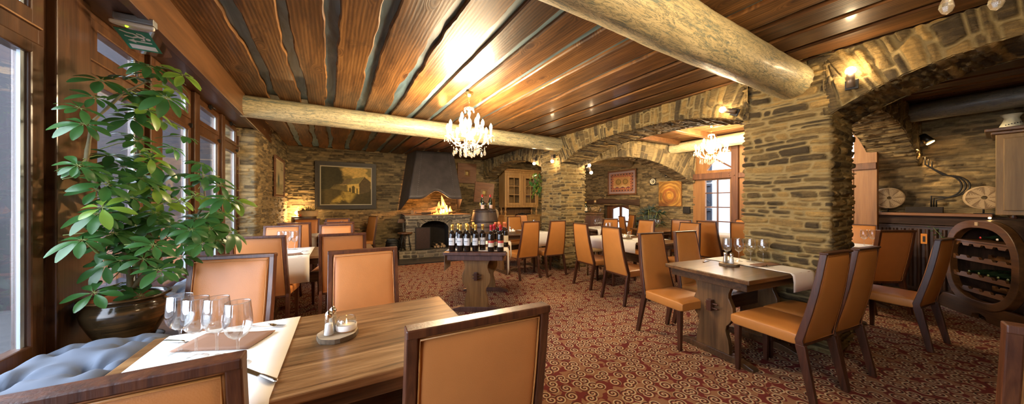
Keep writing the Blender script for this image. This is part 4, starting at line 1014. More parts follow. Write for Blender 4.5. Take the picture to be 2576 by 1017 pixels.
def bottle_proto(foil, style, label, group, glass_m='bottle', burg=False):
    t = thing('wine_bottle', label, 'bottle', group=group); s = BH / .30
    if burg: pr = [(.001, 0), (.036, 0), (.0405, .004), (.041, .012), (.041, .120), (.039, .145), (.031, .180), (.021, .212), (.0155, .240), (.014, .268), (.0155, .272), (.0155, .290), (.0138, .293), (.001, .293)]
    else: pr = [(.001, 0), (.033, 0), (.0365, .004), (.037, .012), (.037, .178), (.0355, .192), (.030, .205), (.0205, .218), (.0158, .232), (.0148, .250), (.0142, .268), (.0158, .272), (.0158, .292), (.0140, .296), (.001, .296)]
    MB().lathe([(r * s, z * s) for r, z in pr], 24).build('bottle_body', M[glass_m], t)
    f0 = .236 if not burg else .246
    MB().lathe([(.0166 * s, f0 * s), (.0160 * s, .268 * s), (.0172 * s, .271 * s), (.0172 * s, .292 * s), (.0150 * s, .2985 * s), (.001, .2988 * s)], 18).build('foil', M[foil], t)
    R = (.0375 if not burg else .0415) * s; m = MB()
    if style == 'white':
        cylpatch(m, R, .066 * s, .148 * s, -PI / 2 - 1.15, -PI / 2 + 1.15); lb = m.build('label', M['label_white'], t)
        for txt, sz, z in (('LAGO', .0195, .112), ('RIOJA', .0062, .094), ('2012', .0050, .084)):
            me = on_cyl(text_mesh(txt, sz * s, 0, .0005 if sz > .01 else 0), R + .0006, z * s); me.materials.clear(); me.materials.append(M['ink']); link(bpy.data.objects.new('lettering', me), lb)
        cylpatch2 = MB(); cylpatch(cylpatch2, R + .0004, .131 * s, .136 * s, -PI / 2 - .06, -PI / 2 + .06, n=4); cylpatch2.build('emblem', M['gold'], lb)
    elif style == 'red':
        cylpatch(m, R, .052 * s, .098 * s, -PI / 2 - 1.1, -PI / 2 + 1.1, 0); cylpatch(m, R, .098 * s, .112 * s, -PI / 2 - 1.1, -PI / 2 + 1.1, 1); cylpatch(m, R, .112 * s, .125 * s, -PI / 2 - 1.1, -PI / 2 + 1.1, 2)
        lb = m.build('label', [M['label_cream'], M['label_red'], M['orange_foil']], t)
        for txt, sz, z in (('Cuvee', .0120, .086), ('2011', .0056, .070)):
            me = on_cyl(text_mesh(txt, sz * s), R + .0006, z * s); me.materials.clear(); me.materials.append(M['ink']); link(bpy.data.objects.new('lettering', me), lb)
    elif style == 'pink':
        cylpatch(m, R, .022 * s, .098 * s, -PI / 2 - 1.1, -PI / 2 + 1.1); lb = m.build('label', M['label_pink'], t)
        MB().ball((.008, -R - .0005, .052 * s), .005, 8, 5).build('emblem', M['ink'], lb)
    else:
        cylpatch(m, R, .05 * s, .135 * s, -PI / 2 - 1.1, -PI / 2 + 1.1); m.build('label', M['label_cream'], t)
    return t
zb = TZ + .005
def row(proto, spots, rzf, labels, group):
    for i, (x, y) in enumerate(spots):
        p = onto(bt, x, y, zb); a = rot(bt) - PI / 2 + rzf(i)
        if i == 0: o = proto; o.location = p; o.rotation_euler = (0, 0, a)
        else: o = dup(proto, p, a)
        o['label'] = labels[i]; o['group'] = group
ords = ('first', 'second', 'third', 'fourth', 'fifth', 'sixth', 'seventh', 'eighth', 'ninth')
# table frame: local x runs away from the camera, local y to the left
gold = [(-.505, .300), (-.510, .195), (-.515, .105), (-.490, .005), (-.42, -.075), (-.30, .270), (-.28, .165), (-.20, .085), (-.38, .135), (-.05, .115)]
row(bottle_proto('gold', 'white', '-', 'gold capped wine bottles'), gold, lambda i: -.25 if i < 4 else .1,
    ['gold capped wine bottle with white lettered label, %s of the front row from the left' % ords[i] for i in range(5)] +
    ['gold capped wine bottle in the second row behind the %s front bottle' % ords[i] for i in range(4)] + ['gold capped wine bottle standing farthest back and tallest in view'], 'gold capped wine bottles')
red = [(-.515, -.195), (-.40, -.225), (-.515, -.315)]
row(bottle_proto('red_foil', 'red', '-', 'red capped wine bottles'), red, lambda i: .25, ['red capped wine bottle, left one at the front of the table', 'red capped wine bottle standing behind the two front red ones', 'red capped wine bottle, right one at the front of the table'], 'red capped wine bottles')
orange = [(-.02, -.20), (.06, -.24), (-.10, -.265), (.02, -.32), (-.05, -.345)]
row(bottle_proto('orange_foil', 'plain', '-', 'orange capped wine bottles', 'bottle'), orange, lambda i: .6, ['orange capped wine bottle, %s of the back cluster on the right' % ords[i] for i in range(5)], 'orange capped wine bottles')
# ================================================================== OLD BARREL AS A STAND
bx, by = 3.13, 6.45
t = thing('wine_barrel', 'old upright wine barrel carrying two bottles and lying glasses by the fireplace', 'barrel', (bx, by, 0))
BZ = 1.235
prof = [(.001, 0), (.255, 0)] + [(.255 + .085 * math.sin(PI * (z / BZ)) ** .9, z) for z in [BZ * i / 14 for i in range(15)]] + [(.245, BZ), (.240, BZ - .02), (.001, BZ - .02)]
MB().lathe(prof, 40).build('staves', M['barrel'], t)
for z in (.05, .28, .40, .83, .95, 1.185):
    r = .255 + .085 * math.sin(PI * z / BZ) ** .9
    MB().lathe([(r - .002, z - .024), (r + .004, z - .022), (r + .004, z + .022), (r - .002, z + .024)], 40).build('hoop', M['barrel_hoop'] if 'barrel_hoop' in M else M['iron'], t)
bu = bottle_proto('red_foil', 'pink', 'dark wine bottle with pale pink label on the old barrel, left one', 'bottles on the old barrel', 'bottle_green', True)
bu.location = (bx - .10, by - .08, BZ - .02); o = dup(bu, (bx + .10, by - .10, BZ - .02), .2, 'dark wine bottle with pale pink label on the old barrel, right one')
bu.scale = o.scale = (1.08, 1.08, 1.08)
for i, (dx, dy, rx, rz, l) in enumerate(((-.20, -.02, PI / 2, PI / 2, 'wine glass lying on its side at the left of the old barrel top'), (.0, -.13, PI / 2 + .25, .0, 'wine glass lying with its rim to the camera before the barrel bottles'), (.15, -.02, PI / 2 - .5, -2.2, 'wine glass leaning at the right of the old barrel top'))):
    o = dup(gp, (bx + dx, by + dy, BZ + .026), rz, l, 'glasses on the old barrel'); o.rotation_euler = (rx, 0, rz); o.scale = (1.15,) * 3
# ================================================================== FIREPLACE
FX, FY, FR = 1.60, 7.72, -.122
t = thing('fireplace', 'stone fireplace with sooty metal hood and burning fire at the far wall', 'fireplace', (FX, FY, 0), FR)
def patch(fn, nu, nv, seed, style, nrm):
    u = np.linspace(0, 1, nu); v = np.linspace(0, 1, nv)
    A, B = np.meshgrid(u, v, indexing='ij'); P, U, VV = fn(A, B); N = np.zeros_like(P); N[...] = nrm
    return stone_patch('a', M['stone_grey'], P, N, U, VV, seed, style)
BW_, BD = 1.62, 1.15
def fl(x0, y0, x1, y1, z0, z1):
    L = math.hypot(x1 - x0, y1 - y0)
    def f(A, B):
        P = np.zeros(A.shape + (3,)); P[..., 0] = x0 + (x1 - x0) * A; P[..., 1] = y0 + (y1 - y0) * A; P[..., 2] = z0 + (z1 - z0) * B
        return P, A * L + x0 + y0, z0 + (z1 - z0) * B
    return f
MZ = 1.06
S0 = .20          # hearth step height
# body front with its arched log niche
nx0, nx1, ns_, nr_ = .34, 1.05, .52, .20
def niche_top(x): return S0 + ns_ + nr_ * math.sqrt(max(0, 1 - ((x - (nx0 + nx1) / 2) / ((nx1 - nx0) / 2)) ** 2))
ps = [patch(fl(0, 0, nx0, 0, S0 - .02, MZ), 26, 62, 3, 'block', (0, -1, 0)), patch(fl(nx1, 0, BW_, 0, S0 - .02, MZ), 42, 62, 4, 'block', (0, -1, 0))]
def fa(A, B):
    x = nx0 + (nx1 - nx0) * A; zt = np.vectorize(niche_top)(x); lean = (x - (nx0 + nx1) / 2) * .55
    P = np.zeros(A.shape + (3,)); P[..., 0] = np.clip(x + lean * B, nx0 - .08, nx1 + .08); P[..., 1] = -.004; P[..., 2] = zt * (1 - B) + (MZ - .10) * B
    return P, B * .34, A * .95
ps.append(patch(fa, 60, 30, 6, 'vous', (0, -1, 0)))
ps.append(patch(fl(0, BD, 0, 0, S0 - .02, MZ), 80, 62, 7, 'block', (-1, 0, 0))); ps.append(patch(fl(BW_, 0, BW_, BD, 0, MZ), 60, 62, 8, 'block', (1, 0, 0)))
joinmesh('stone_body', ps, M['stone_grey'], None, t)
m = MB(); m.box(-.03, -.045, MZ - .005, BW_ + .03, BD, MZ + .018)
ps = [patch(fl(-.02, -.03, BW_ + .02, -.03, MZ - .085, MZ + .012), 100, 10, 12, 'block', (0, -1, 0)), patch(fl(-.02, BD, -.02, -.03, MZ - .085, MZ + .012), 60, 10, 13, 'block', (-1, 0, 0))]
joinmesh('mantel_course', ps, M['stone_grey'], None, t)
m.build('hearth_bed', M['stone_bed'] if 'stone_bed' in M else M['char'], t)
m = MB(); m.box(nx0 - .06, .03, 0, nx1 + .06, .60, S0 + .005); m.box(nx0 - .06, .58, 0, nx1 + .06, .62, MZ); m.box(nx0 - .10, .02, 0, nx0 - .02, .6, MZ); m.box(nx1 + .02, .02, 0, nx1 + .1, .6, MZ); m.box(nx0 - .06, .03, S0 + ns_ + nr_ + .03, nx1 + .06, .6, S0 + ns_ + nr_ + .06)
m.build('niche', M['char'], t)
ps = [patch(fl(-.16, -.14, BW_ + .1, -.14, 0, S0), 130, 16, 14, 'block', (0, -1, 0)), patch(fl(-.16, .5, -.16, -.14, 0, S0), 46, 16, 15, 'block', (-1, 0, 0))]
def ft(A, B):
    P = np.zeros(A.shape + (3,)); P[..., 0] = -.17 + (BW_ + .27) * A; P[..., 1] = -.15 + .66 * B; P[..., 2] = S0
    return P, A * 1.9, B * .66
ps.append(patch(ft, 130, 46, 16, 'block', (0, 0, .4)))
joinmesh('hearth_step', ps, M['stone_grey'], None, t)
MB().box(-.52, -.78, .0, BW_ + .5, .02, .025).build('hearth_slab', M['rubber'], t)
# hood: riveted sheet metal with a waved lower edge
m = MB(); HB, HT = 1.475, HC
def hx(x, z): k = (z - HB) / (HT - HB); return x
bl, br, tl, tr = (.06, -.06), (1.40, -.06), (.30, .36), (1.26, .38)
def hf(u, v):
    arch_ = .20 * (.5 - .5 * math.cos(2 * PI * min(1, max(0, (u - .20) / .62)))) if v < 1 else 0
    x0 = bl[0] + (br[0] - bl[0]) * u; x1 = tl[0] + (tr[0] - tl[0]) * u
    z = HB + arch_ * (1 - v) + (HT - HB) * v; k = (z - HB) / (HT - HB)
    return (x0 + (x1 - x0) * k, -.06 + (.36 + .06) * k, z)
m.grid(hf, 40, 14, 0, True)
m.add([(bl[0], bl[1], HB), (tl[0], tl[1], HT), (.14, 1.2, HT), (-.10, 1.16, 1.17), (-.06, .9, 1.19)], [(0, 1, 2, 3, 4)])
m.add([(br[0], br[1], HB), (tr[0], tr[1], HT), (1.42, 1.2, HT), (1.58, 1.16, 1.17), (1.5, .6, 1.24)], [(0, 4, 3, 2, 1)])
hd = m.build('hood', M['hood'], t, recalc=False); sm = hd.modifiers.new('s', 'SOLIDIFY'); sm.thickness = .008; sm.offset = 0
r = MB()
for uu in (.14, .86):
    for j in range(24):
        p = hf(uu, .06 + .92 * j / 24); r.ball((p[0], p[1] - .006, p[2]), .006, 6, 4)
r.build('rivet', M['steel_dull'] if 'steel_dull' in M else M['steel'], hd, label='row of small bright rivets')
def fire_at(x, y, z): return (FX + math.cos(FR) * x - math.sin(FR) * y, FY + math.sin(FR) * x + math.cos(FR) * y, z)
fires = bpy.data.objects.new('burning_fire', None); fires.location = fire_at(.95, .30, MZ + .018); link(fires); tag(fires, 'orange flames rising from the embers under the fireplace hood', 'fire')
def tongue(m, x, y, h, w, seed):
    R = random.Random(seed); a, b = R.uniform(0, 6), R.uniform(0, 6)
    def f(u, v):
        r = w * (v ** .35) * (1 - v) ** .8 * 1.4; an = 2 * PI * u
        return (x + .30 * w * math.sin(v * 5 + a) + r * math.cos(an), y + .25 * w * math.sin(v * 4 + b) + r * .6 * math.sin(an), v * h)
    m.grid(f, 12, 14, closeu=True)
m = MB()
for i, (x, y, h, w) in enumerate(((.0, 0, .50, .085), (-.06, .03, .34, .07), (.08, -.02, .32, .07), (.14, .0, .24, .06), (-.14, .02, .18, .05), (.19, -.05, .22, .05), (.22, -.08, .14, .04))): tongue(m, x, y, h, w, i)
m.build('flame', M['flame'], fires)
m = MB()
for i, (x, y, h, w) in enumerate(((.01, -.05, .34, .048), (.10, -.07, .24, .042), (-.05, -.04, .18, .04), (.17, -.09, .17, .034))): tongue(m, x, y, h, w, i + 20)
m.build('flame_core', M['flame_core'], fires)
m = MB()
R = random.Random(4)
for i in range(26): m.ball((R.uniform(-.25, .22), R.uniform(-.16, .12), .012), R.uniform(.012, .03), 6, 4)
m.build('ember', M['ember'], fires)
def log(a, b, r, split, label, group):
    a = Vector(a); b = Vector(b); m = MB(); n = 12; R = random.Random(int(a.x * 1000))
    d = (b - a).normalized(); u = d.cross(Vector((0, 0, 1))).normalized(); w = d.cross(u); rings = []
    rr = [r * (1 if not split or math.sin(2 * PI * j / n) < .2 else .55) * R.uniform(.9, 1.1) for j in range(n)]
    for k in range(5):
        c = a.lerp(b, k / 4); rings += [c + u * rr[j] * math.cos(2 * PI * j / n) + w * rr[j] * math.sin(2 * PI * j / n) + Vector((0, 0, R.uniform(-.004, .004))) for j in range(n)]
    m.add(rings, [(k * n + j, k * n + (j + 1) % n, k * n + n + (j + 1) % n, k * n + n + j) for k in range(4) for j in range(n)], 0)
    m.add(rings[:n] + rings[-n:], [tuple(range(n - 1, -1, -1)), tuple(range(n, 2 * n))], 1)
    o = m.build('firewood_log', [M['bark'], M['log_pale']]); return tag(o, label, 'log', group)
F = fire_at
log(F(.25, .15, MZ + .055), F(.75, .34, MZ + .07), .045, True, 'split log lying lowest at the left of the fire', 'logs on the fire')
log(F(.52, .10, MZ + .06), F(.88, .42, MZ + .10), .05, True, 'split log with a pale cut end in front of the flames', 'logs on the fire')
log(F(.60, .45, MZ + .12), F(1.0, .25, MZ + .20), .055, False, 'big dark log propped up behind the flames', 'logs on the fire')
log(F(.38, .05, MZ + .05), F(.62, .0, MZ + .06), .042, True, 'short split log at the front left edge of the fire bed', 'logs on the fire')
log(F(.2, .5, MZ + .06), F(.45, .75, MZ + .08), .06, False, 'round log glowing at the back left of the hearth', 'logs on the fire')
log(F(1.05, .12, MZ + .05), F(1.30, .36, MZ + .06), .035, False, 'dark stick right of the flames on the fire bed', 'logs on the fire')
R = random.Random(8)
for i, (x, z, r) in enumerate(((.72, .235, .030), (.80, .24, .036), (.88, .235, .028), (.95, .245, .04), (.76, .295, .026), (.90, .30, .030))):
    log(F(x, .06, z + .008), F(x + R.uniform(-.05, .05), .34, z + .01), r, False, 'small cut log in the niche under the hearth, %s of the little stack' % ords[i], 'small logs in the fireplace niche')
m = MB(); 
sc = thing('fire_screen', 'rusty iron plate leaning in front of the log niche of the fireplace', 'fire screen', F(.40, -.055, S0 + .012), FR)
MB().box(-.17, -.008, .01, .17, .004, .545).build('plate', M['screen'], sc)
m.box(-.185, -.014, 0, -.165, .008, .56); m.box(.165, -.014, 0, .185, .008, .56); m.box(-.18, -.014, .54, .18, .008, .56); m.box(-.18, -.014, 0, .18, .008, .02); m.build('screen_frame', M['iron'], sc, .002)
# hearth stool, cauldron, bucket
t = thing('hearth_stool', 'small iron stool with wooden seat and little wooden backrest on the hearth', 'stool', F(-.02, -.02, S0 + .02), FR + .1)
MB().lathe([(.001, .40), (.17, .40), (.178, .41), (.178, .43), (.17, .44), (.001, .44)], 24).build('seat', M['rack'], t)
for a in range(4):
    an = PI / 4 + a * PI / 2; MB().tube([(.10 * math.cos(an), .10 * math.sin(an), .40), (.165 * math.cos(an), .165 * math.sin(an), 0)], .012, 8).build('leg', M['iron'], t)
MB().tube([(.155 * math.cos(a * PI / 8), .155 * math.sin(a * PI / 8), .10) for a in range(16)], .008, 6, closed=True).build('foot_ring', M['iron'], t)
MB().bar((0, .14, .43), (0, .20, .70), .035, .008).build('back_strut', M['iron'], t)
MB().prism([(-.15, .66), (.15, .66), (.12, .76), (-.12, .76)], .16, .185, 'y').build('backrest', M['rack'], t, .008)
MB().tube([(.075 * math.cos(PI * a / 8), .19, .75 + .085 * math.sin(PI * a / 8)) for a in range(9)], .008, 6).build('hoop_handle', M['iron'], t)
t = thing('cauldron', 'round black iron cauldron left of the hearth stool', 'pot', (1.33, 7.95, 0))
MB().lathe([(.001, .10), (.10, .11), (.155, .17), (.172, .27), (.16, .36), (.15, .40), (.163, .42), (.155, .42), (.142, .39), (.14, .2), (.001, .16)], 28).build('bowl', M['iron'], t)
for a in range(3): MB().tube([(.11 * math.cos(a * 2.1), .11 * math.sin(a * 2.1), .14), (.145 * math.cos(a * 2.1), .145 * math.sin(a * 2.1), 0)], .015, 7).build('foot', M['iron'], t)
MB().tube([(.158 * math.cos(PI * a / 10), 0, .40 + .09 * math.sin(PI * a / 10)) for a in range(11)], .006, 6).build('bail_handle', M['iron'], t)
t = thing('metal_bucket', 'grey metal ash bucket behind the hearth stool', 'bucket', F(.02, .20 - .32, S0 + .02)); t.location = F(.13, -.055, S0 + .02)
t.location = F(-.30, .30, 0)
MB().lathe([(.001, .01), (.10, .01), (.135, .46), (.141, .465), (.135, .465), (.098, .03), (.001, .03)], 24).build('pail', M['steel_dull'], t)
MB().tube([(.14 * math.cos(PI * a / 10), 0, .46 + .03 * math.sin(PI * a / 10)) for a in range(11)], .004, 6).build('bail_handle', M['iron'], t)
# ================================================================== PICTURES
def framed(name, label, loc, rz, w, h, fw, frame_m, paint, mat_w=0, mat_m=None, depth=.03, tilt=0.0, nu=120):
    """local x to the right, z up, faces -y; origin at the lower edge centre"""
    t = thing(name, label, 'picture', loc, rz); t.rotation_euler = (tilt, 0, rz); m = MB()
    for k, (a, dz) in enumerate(((0, 0), (fw * .55, -.010))):
        wdt = fw - a if k else fw * .62
        x0, x1, z0, z1 = -w / 2 + a, w / 2 - a, a, h - a; d = depth + (.0 if k == 0 else -.008)
        m.box(x0, -d, z0, x1, 0, z0 + wdt); m.box(x0, -d, z1 - wdt, x1, 0, z1); m.box(x0, -d, z0, x0 + wdt, 0, z1); m.box(x1 - wdt, -d, z0, x1, 0, z1)
    m.build('picture_frame', frame_m, t, .004)
    if mat_m:
        mm = MB(); a = fw - .004; b = fw + mat_w
        x0, x1, z0, z1 = -w / 2, w / 2, 0, h
        mm.box(x0 + a, -.016, z0 + a, x1 - a, -.004, z0 + b); mm.box(x0 + a, -.016, z1 - b, x1 - a, -.004, z1 - a); mm.box(x0 + a, -.016, z0 + a, x0 + b, -.004, z1 - a); mm.box(x1 - b, -.016, z0 + a, x1 - a, -.004, z1 - a)
        mm.build('mount', mat_m, t)
    q = fw + mat_w - .003; nv = int(nu * (h - 2 * q) / (w - 2 * q))
    u = np.linspace(0, 1, nu); v = np.linspace(0, 1, nv); A, B = np.meshgrid(u, v, indexing='ij')
    P = np.zeros(A.shape + (3,)); P[..., 0] = -w / 2 + q + (w - 2 * q) * A; P[..., 1] = -.011; P[..., 2] = q + (h - 2 * q) * B
    npmesh('canvas', P, M['canvas'], paint(A, B), parent=t); return t
def blend(c, k, col): return c * (1 - k[..., None]) + np.array(col) * k[..., None]
def sst(a, b, x): t = np.clip((x - a) / (b - a), 0, 1); return t * t * (3 - 2 * t)
def inpoly(A, B, poly):
    ins = np.zeros(A.shape, bool); n = len(poly)
    for i in range(n):
        x0, y0 = poly[i]; x1, y1 = poly[(i + 1) % n]
        c = ((y0 > B) != (y1 > B)) & (A < (x1 - x0) * (B - y0) / (y1 - y0 + 1e-9) + x0); ins ^= c
    return ins.astype(float)
def farmhouse(A, B):
    n = fbm(A * 7, B * 7, 3); n2 = fbm(A * 30, B * 30, 5)
    c = np.zeros(A.shape + (3,)); c[...] = (.17, .14, .055)
    c = blend(c, sst(.42, .62, fbm(A * 4, B * 7, 9) + .15 * (1 - np.abs(B - .82) * 3)), (.46, .34, .13))
    g = sst(.50, .42, B + .04 * n); c = blend(c, g, (.055, .045, .016))
    road = g * sst(.16, .05, np.abs(A - (.30 + .45 * (B) + .10 * np.sin(B * 6))) - (.42 - B) * .25); c = blend(c, road * sst(.3, .55, n), (.33, .25, .07))
    c = blend(c, inpoly(A, B, [(.20, .50), (.50, .53), (.50, .35), (.20, .42)]), (.12, .10, .045))
    c = blend(c, inpoly(A, B, [(.24, .52), (.52, .54), (.66, .70), (.58, .71), (.42, .64)]), (.14, .11, .065))
    c = blend(c, inpoly(A, B, [(.50, .53), (.74, .57), (.86, .76), (.64, .71)]), (.185, .165, .08))
    c = blend(c, inpoly(A, B, [(.52, .53), (.745, .56), (.755, .27), (.66, .31), (.52, .36)]), (.50, .38, .14))
    c = blend(c, inpoly(A, B, [(.745, .56), (.86, .76), (.985, .62), (.985, .36), (.755, .27)]), (.085, .065, .035))
    for x0, x1, z0, z1 in ((.60, .66, .31, .48), (.545, .58, .34, .43), (.69, .72, .30, .41)): c = blend(c, inpoly(A, B, [(x0, z0), (x1, z0 - .01), (x1, z1), ((x0 + x1) / 2, z1 + .03), (x0, z1)]), (.07, .06, .02))
    tree = sst(.02, -.05, np.hypot((A - .20) / 1.0, (B - .78) / 1.4) - .20 - .18 * n2 * n) + sst(.02, -.03, np.hypot(A - .05, (B - .7) / 1.6) - .16 - .1 * n)
    c = blend(c, np.clip(tree, 0, 1) * (B > .40), (.030, .028, .012))
    return c * (1.1 + 1.0 * n2)[..., None] * np.array([1.0, .88, .58])
framed('framed_painting', 'large dark framed oil painting of a farmhouse and trees on the far stone wall', (.375, 8.895, 1.215), 0, 1.39, 1.205, .105, M['frame_black'], farmhouse, .022, flat('pale_slip', (.50, .42, .26), .5), .05)
def pale(A, B):
    n = fbm(A * 5, B * 8, 31); c = np.zeros(A.shape + (3,)); c[...] = (.46, .37, .20); c = blend(c, sst(.42, .3, B + .1 * n), (.26, .22, .10))
    return blend(c, sst(.09, .02, np.abs(A - .42) - .08 * n) * sst(.66, .5, B) * sst(.1, .3, B), (.07, .09, .06)) * (.8 + .4 * n)[..., None]
framed('framed_picture', 'narrow looking framed picture on the left stone wall beyond the windows', (-.888, 7.66, 1.50), PI / 2 - .023, 1.08, .79, .05, M['frame_oak'], pale, .02, flat('cream_slip', (.55, .45, .25), .5), .035)
def rug(A, B):
    c = np.zeros(A.shape + (3,)); c[...] = (.42, .12, .05); n = fbm(A * 20, B * 20, 41)
    d = np.minimum(np.minimum(A, 1 - A) * 1.45, np.minimum(B, 1 - B))
    st = np.floor((A * 16) % 2) + np.floor((B * 12) % 2)
    c = blend(c, ((d < .10) & (d > .015)).astype(float), (.10, .045, .05)); c = blend(c, ((d < .085) & (d > .03) & (st == 1)).astype(float), (.46, .20, .08))
    c = blend(c, ((d > .10) & (d < .20)).astype(float), (.50, .22, .09)); c = blend(c, ((d > .115) & (d < .185) & (np.floor((A * 22) % 2) + np.floor((B * 16) % 2) == 1)).astype(float), (.30, .05, .04))
    c = blend(c, (d > .20).astype(float), (.50, .26, .09))
    for x, r in ((.36, .13), (.66, .12)): c = blend(c, sst(.02, -.02, np.hypot(A - x, (B - .52) * .8) - r), (.34, .20, .05)); c = blend(c, sst(.012, -.012, np.abs(np.hypot(A - x, (B - .55) * .8) - r * .8) - .012), (.13, .07, .02))
    c = blend(c, ((d > .20) & (B < .32 + .05 * np.sin(A * 14))).astype(float), (.58, .38, .16)); c = blend(c, ((d > .20) & (B < .24 + .03 * np.sin(A * 26))).astype(float), (.12, .03, .06))
    return c * (.75 + .5 * n)[..., None]
framed('framed_textile', 'framed red and ochre patterned textile hung on the back room stone wall', (wx(5.9) - .045, 5.90, 1.605), -PI / 2 - .05, 1.04, .725, .045, M['frame_oak'], rug, .055, flat('mauve_mount', (.34, .25, .25), .7), .03)
def spiral(A, B):
    x = A - .50; y = (B - .42) * 1.05; r = np.hypot(x, y); a = np.arctan2(y, x); n = fbm(A * 9, B * 9, 51); n2 = fbm(a * 2 + 9, r * 26, 53)
    w = .5 + .5 * np.sin(r * 44 - a * 1.0 + n * 2)
    c = np.zeros(A.shape + (3,)); c[...] = (.36, .19, .04); c = blend(c, w * n2 * 1.3, (.58, .37, .10)); c = blend(c, sst(.14, .03, r), (.62, .33, .05)); c = blend(c, sst(.16, .24, r) * sst(.36, .28, r) * .6, (.30, .10, .025))
    c = blend(c, sst(.30, .05, B) * sst(.6, .3, A) * .8, (.20, .075, .02)); c = blend(c, ((A > .06) & (A < .15) & (B > .24) & (B < .55)).astype(float) * .7, (.16, .10, .02))
    return np.clip(c, 0, 1) ** 1.35 * (.55 + .8 * n2)[..., None]
t = thing('spiral_painting', 'unframed golden spiral painting lit by a small lamp on the back room wall', 'picture', (wx(4.38) - .055, 4.38, 1.295), -PI / 2 - .05)
MB().box(-.295, -.032, 0, .295, 0, .62).build('stretcher', M['shelf'], t)
u = np.linspace(0, 1, 130); v = np.linspace(0, 1, 136); A, B = np.meshgrid(u, v, indexing='ij'); P = np.zeros(A.shape + (3,)); P[..., 0] = -.295 + .59 * A; P[..., 1] = -.0335; P[..., 2] = .62 * B
npmesh('canvas', P, M['canvas'], spiral(A, B), parent=t)
def square_frame(label, loc, rz, tilt=0, s=.60):
    t = thing('wooden_square_frame', label, 'frame', loc, rz, 'deep wooden square frames'); t.rotation_euler = (0, tilt, rz); h = s / 2
    def ring(a, ya, b, yb, m, mi=0):
        A_ = [(-a, ya, -a), (a, ya, -a), (a, ya, a), (-a, ya, a)]; B_ = [(-b, yb, -b), (b, yb, -b), (b, yb, b), (-b, yb, b)]
        m.add(A_ + B_, [(i, (i + 1) % 4, 4 + (i + 1) % 4, 4 + i) for i in range(4)], mi)
    m = MB(); ring(h, 0, h, -.045, m); ring(h, -.045, h * .33, -.030, m); ring(h * .33, -.030, h * .33, -.01, m); m.build('bevelled_frame', M['frame_oak'], t)
    m = MB(); ring(h * .32, -.028, h * .20, -.036, m); ring(h * .20, -.036, h * .18, -.016, m); m.build('inner_frame', M['oak_honey'], t)
    MB().box(-h * .34, -.014, -h * .34, h * .34, -.006, h * .34).build('backing', M['frame_oak'], t); MB().box(-.045, -.022, -.05, .045, -.012, .05).build('centre_panel', M['gold_panel'], t)
square_frame('deep square wooden frame hanging right of the fireplace hood', (3.68, 8.87, 2.30), 0, .02, .62)
square_frame('deep square wooden frame standing behind the barrel bottles, tilted', (3.95, 8.2, 1.68), -.1, .10, .60)
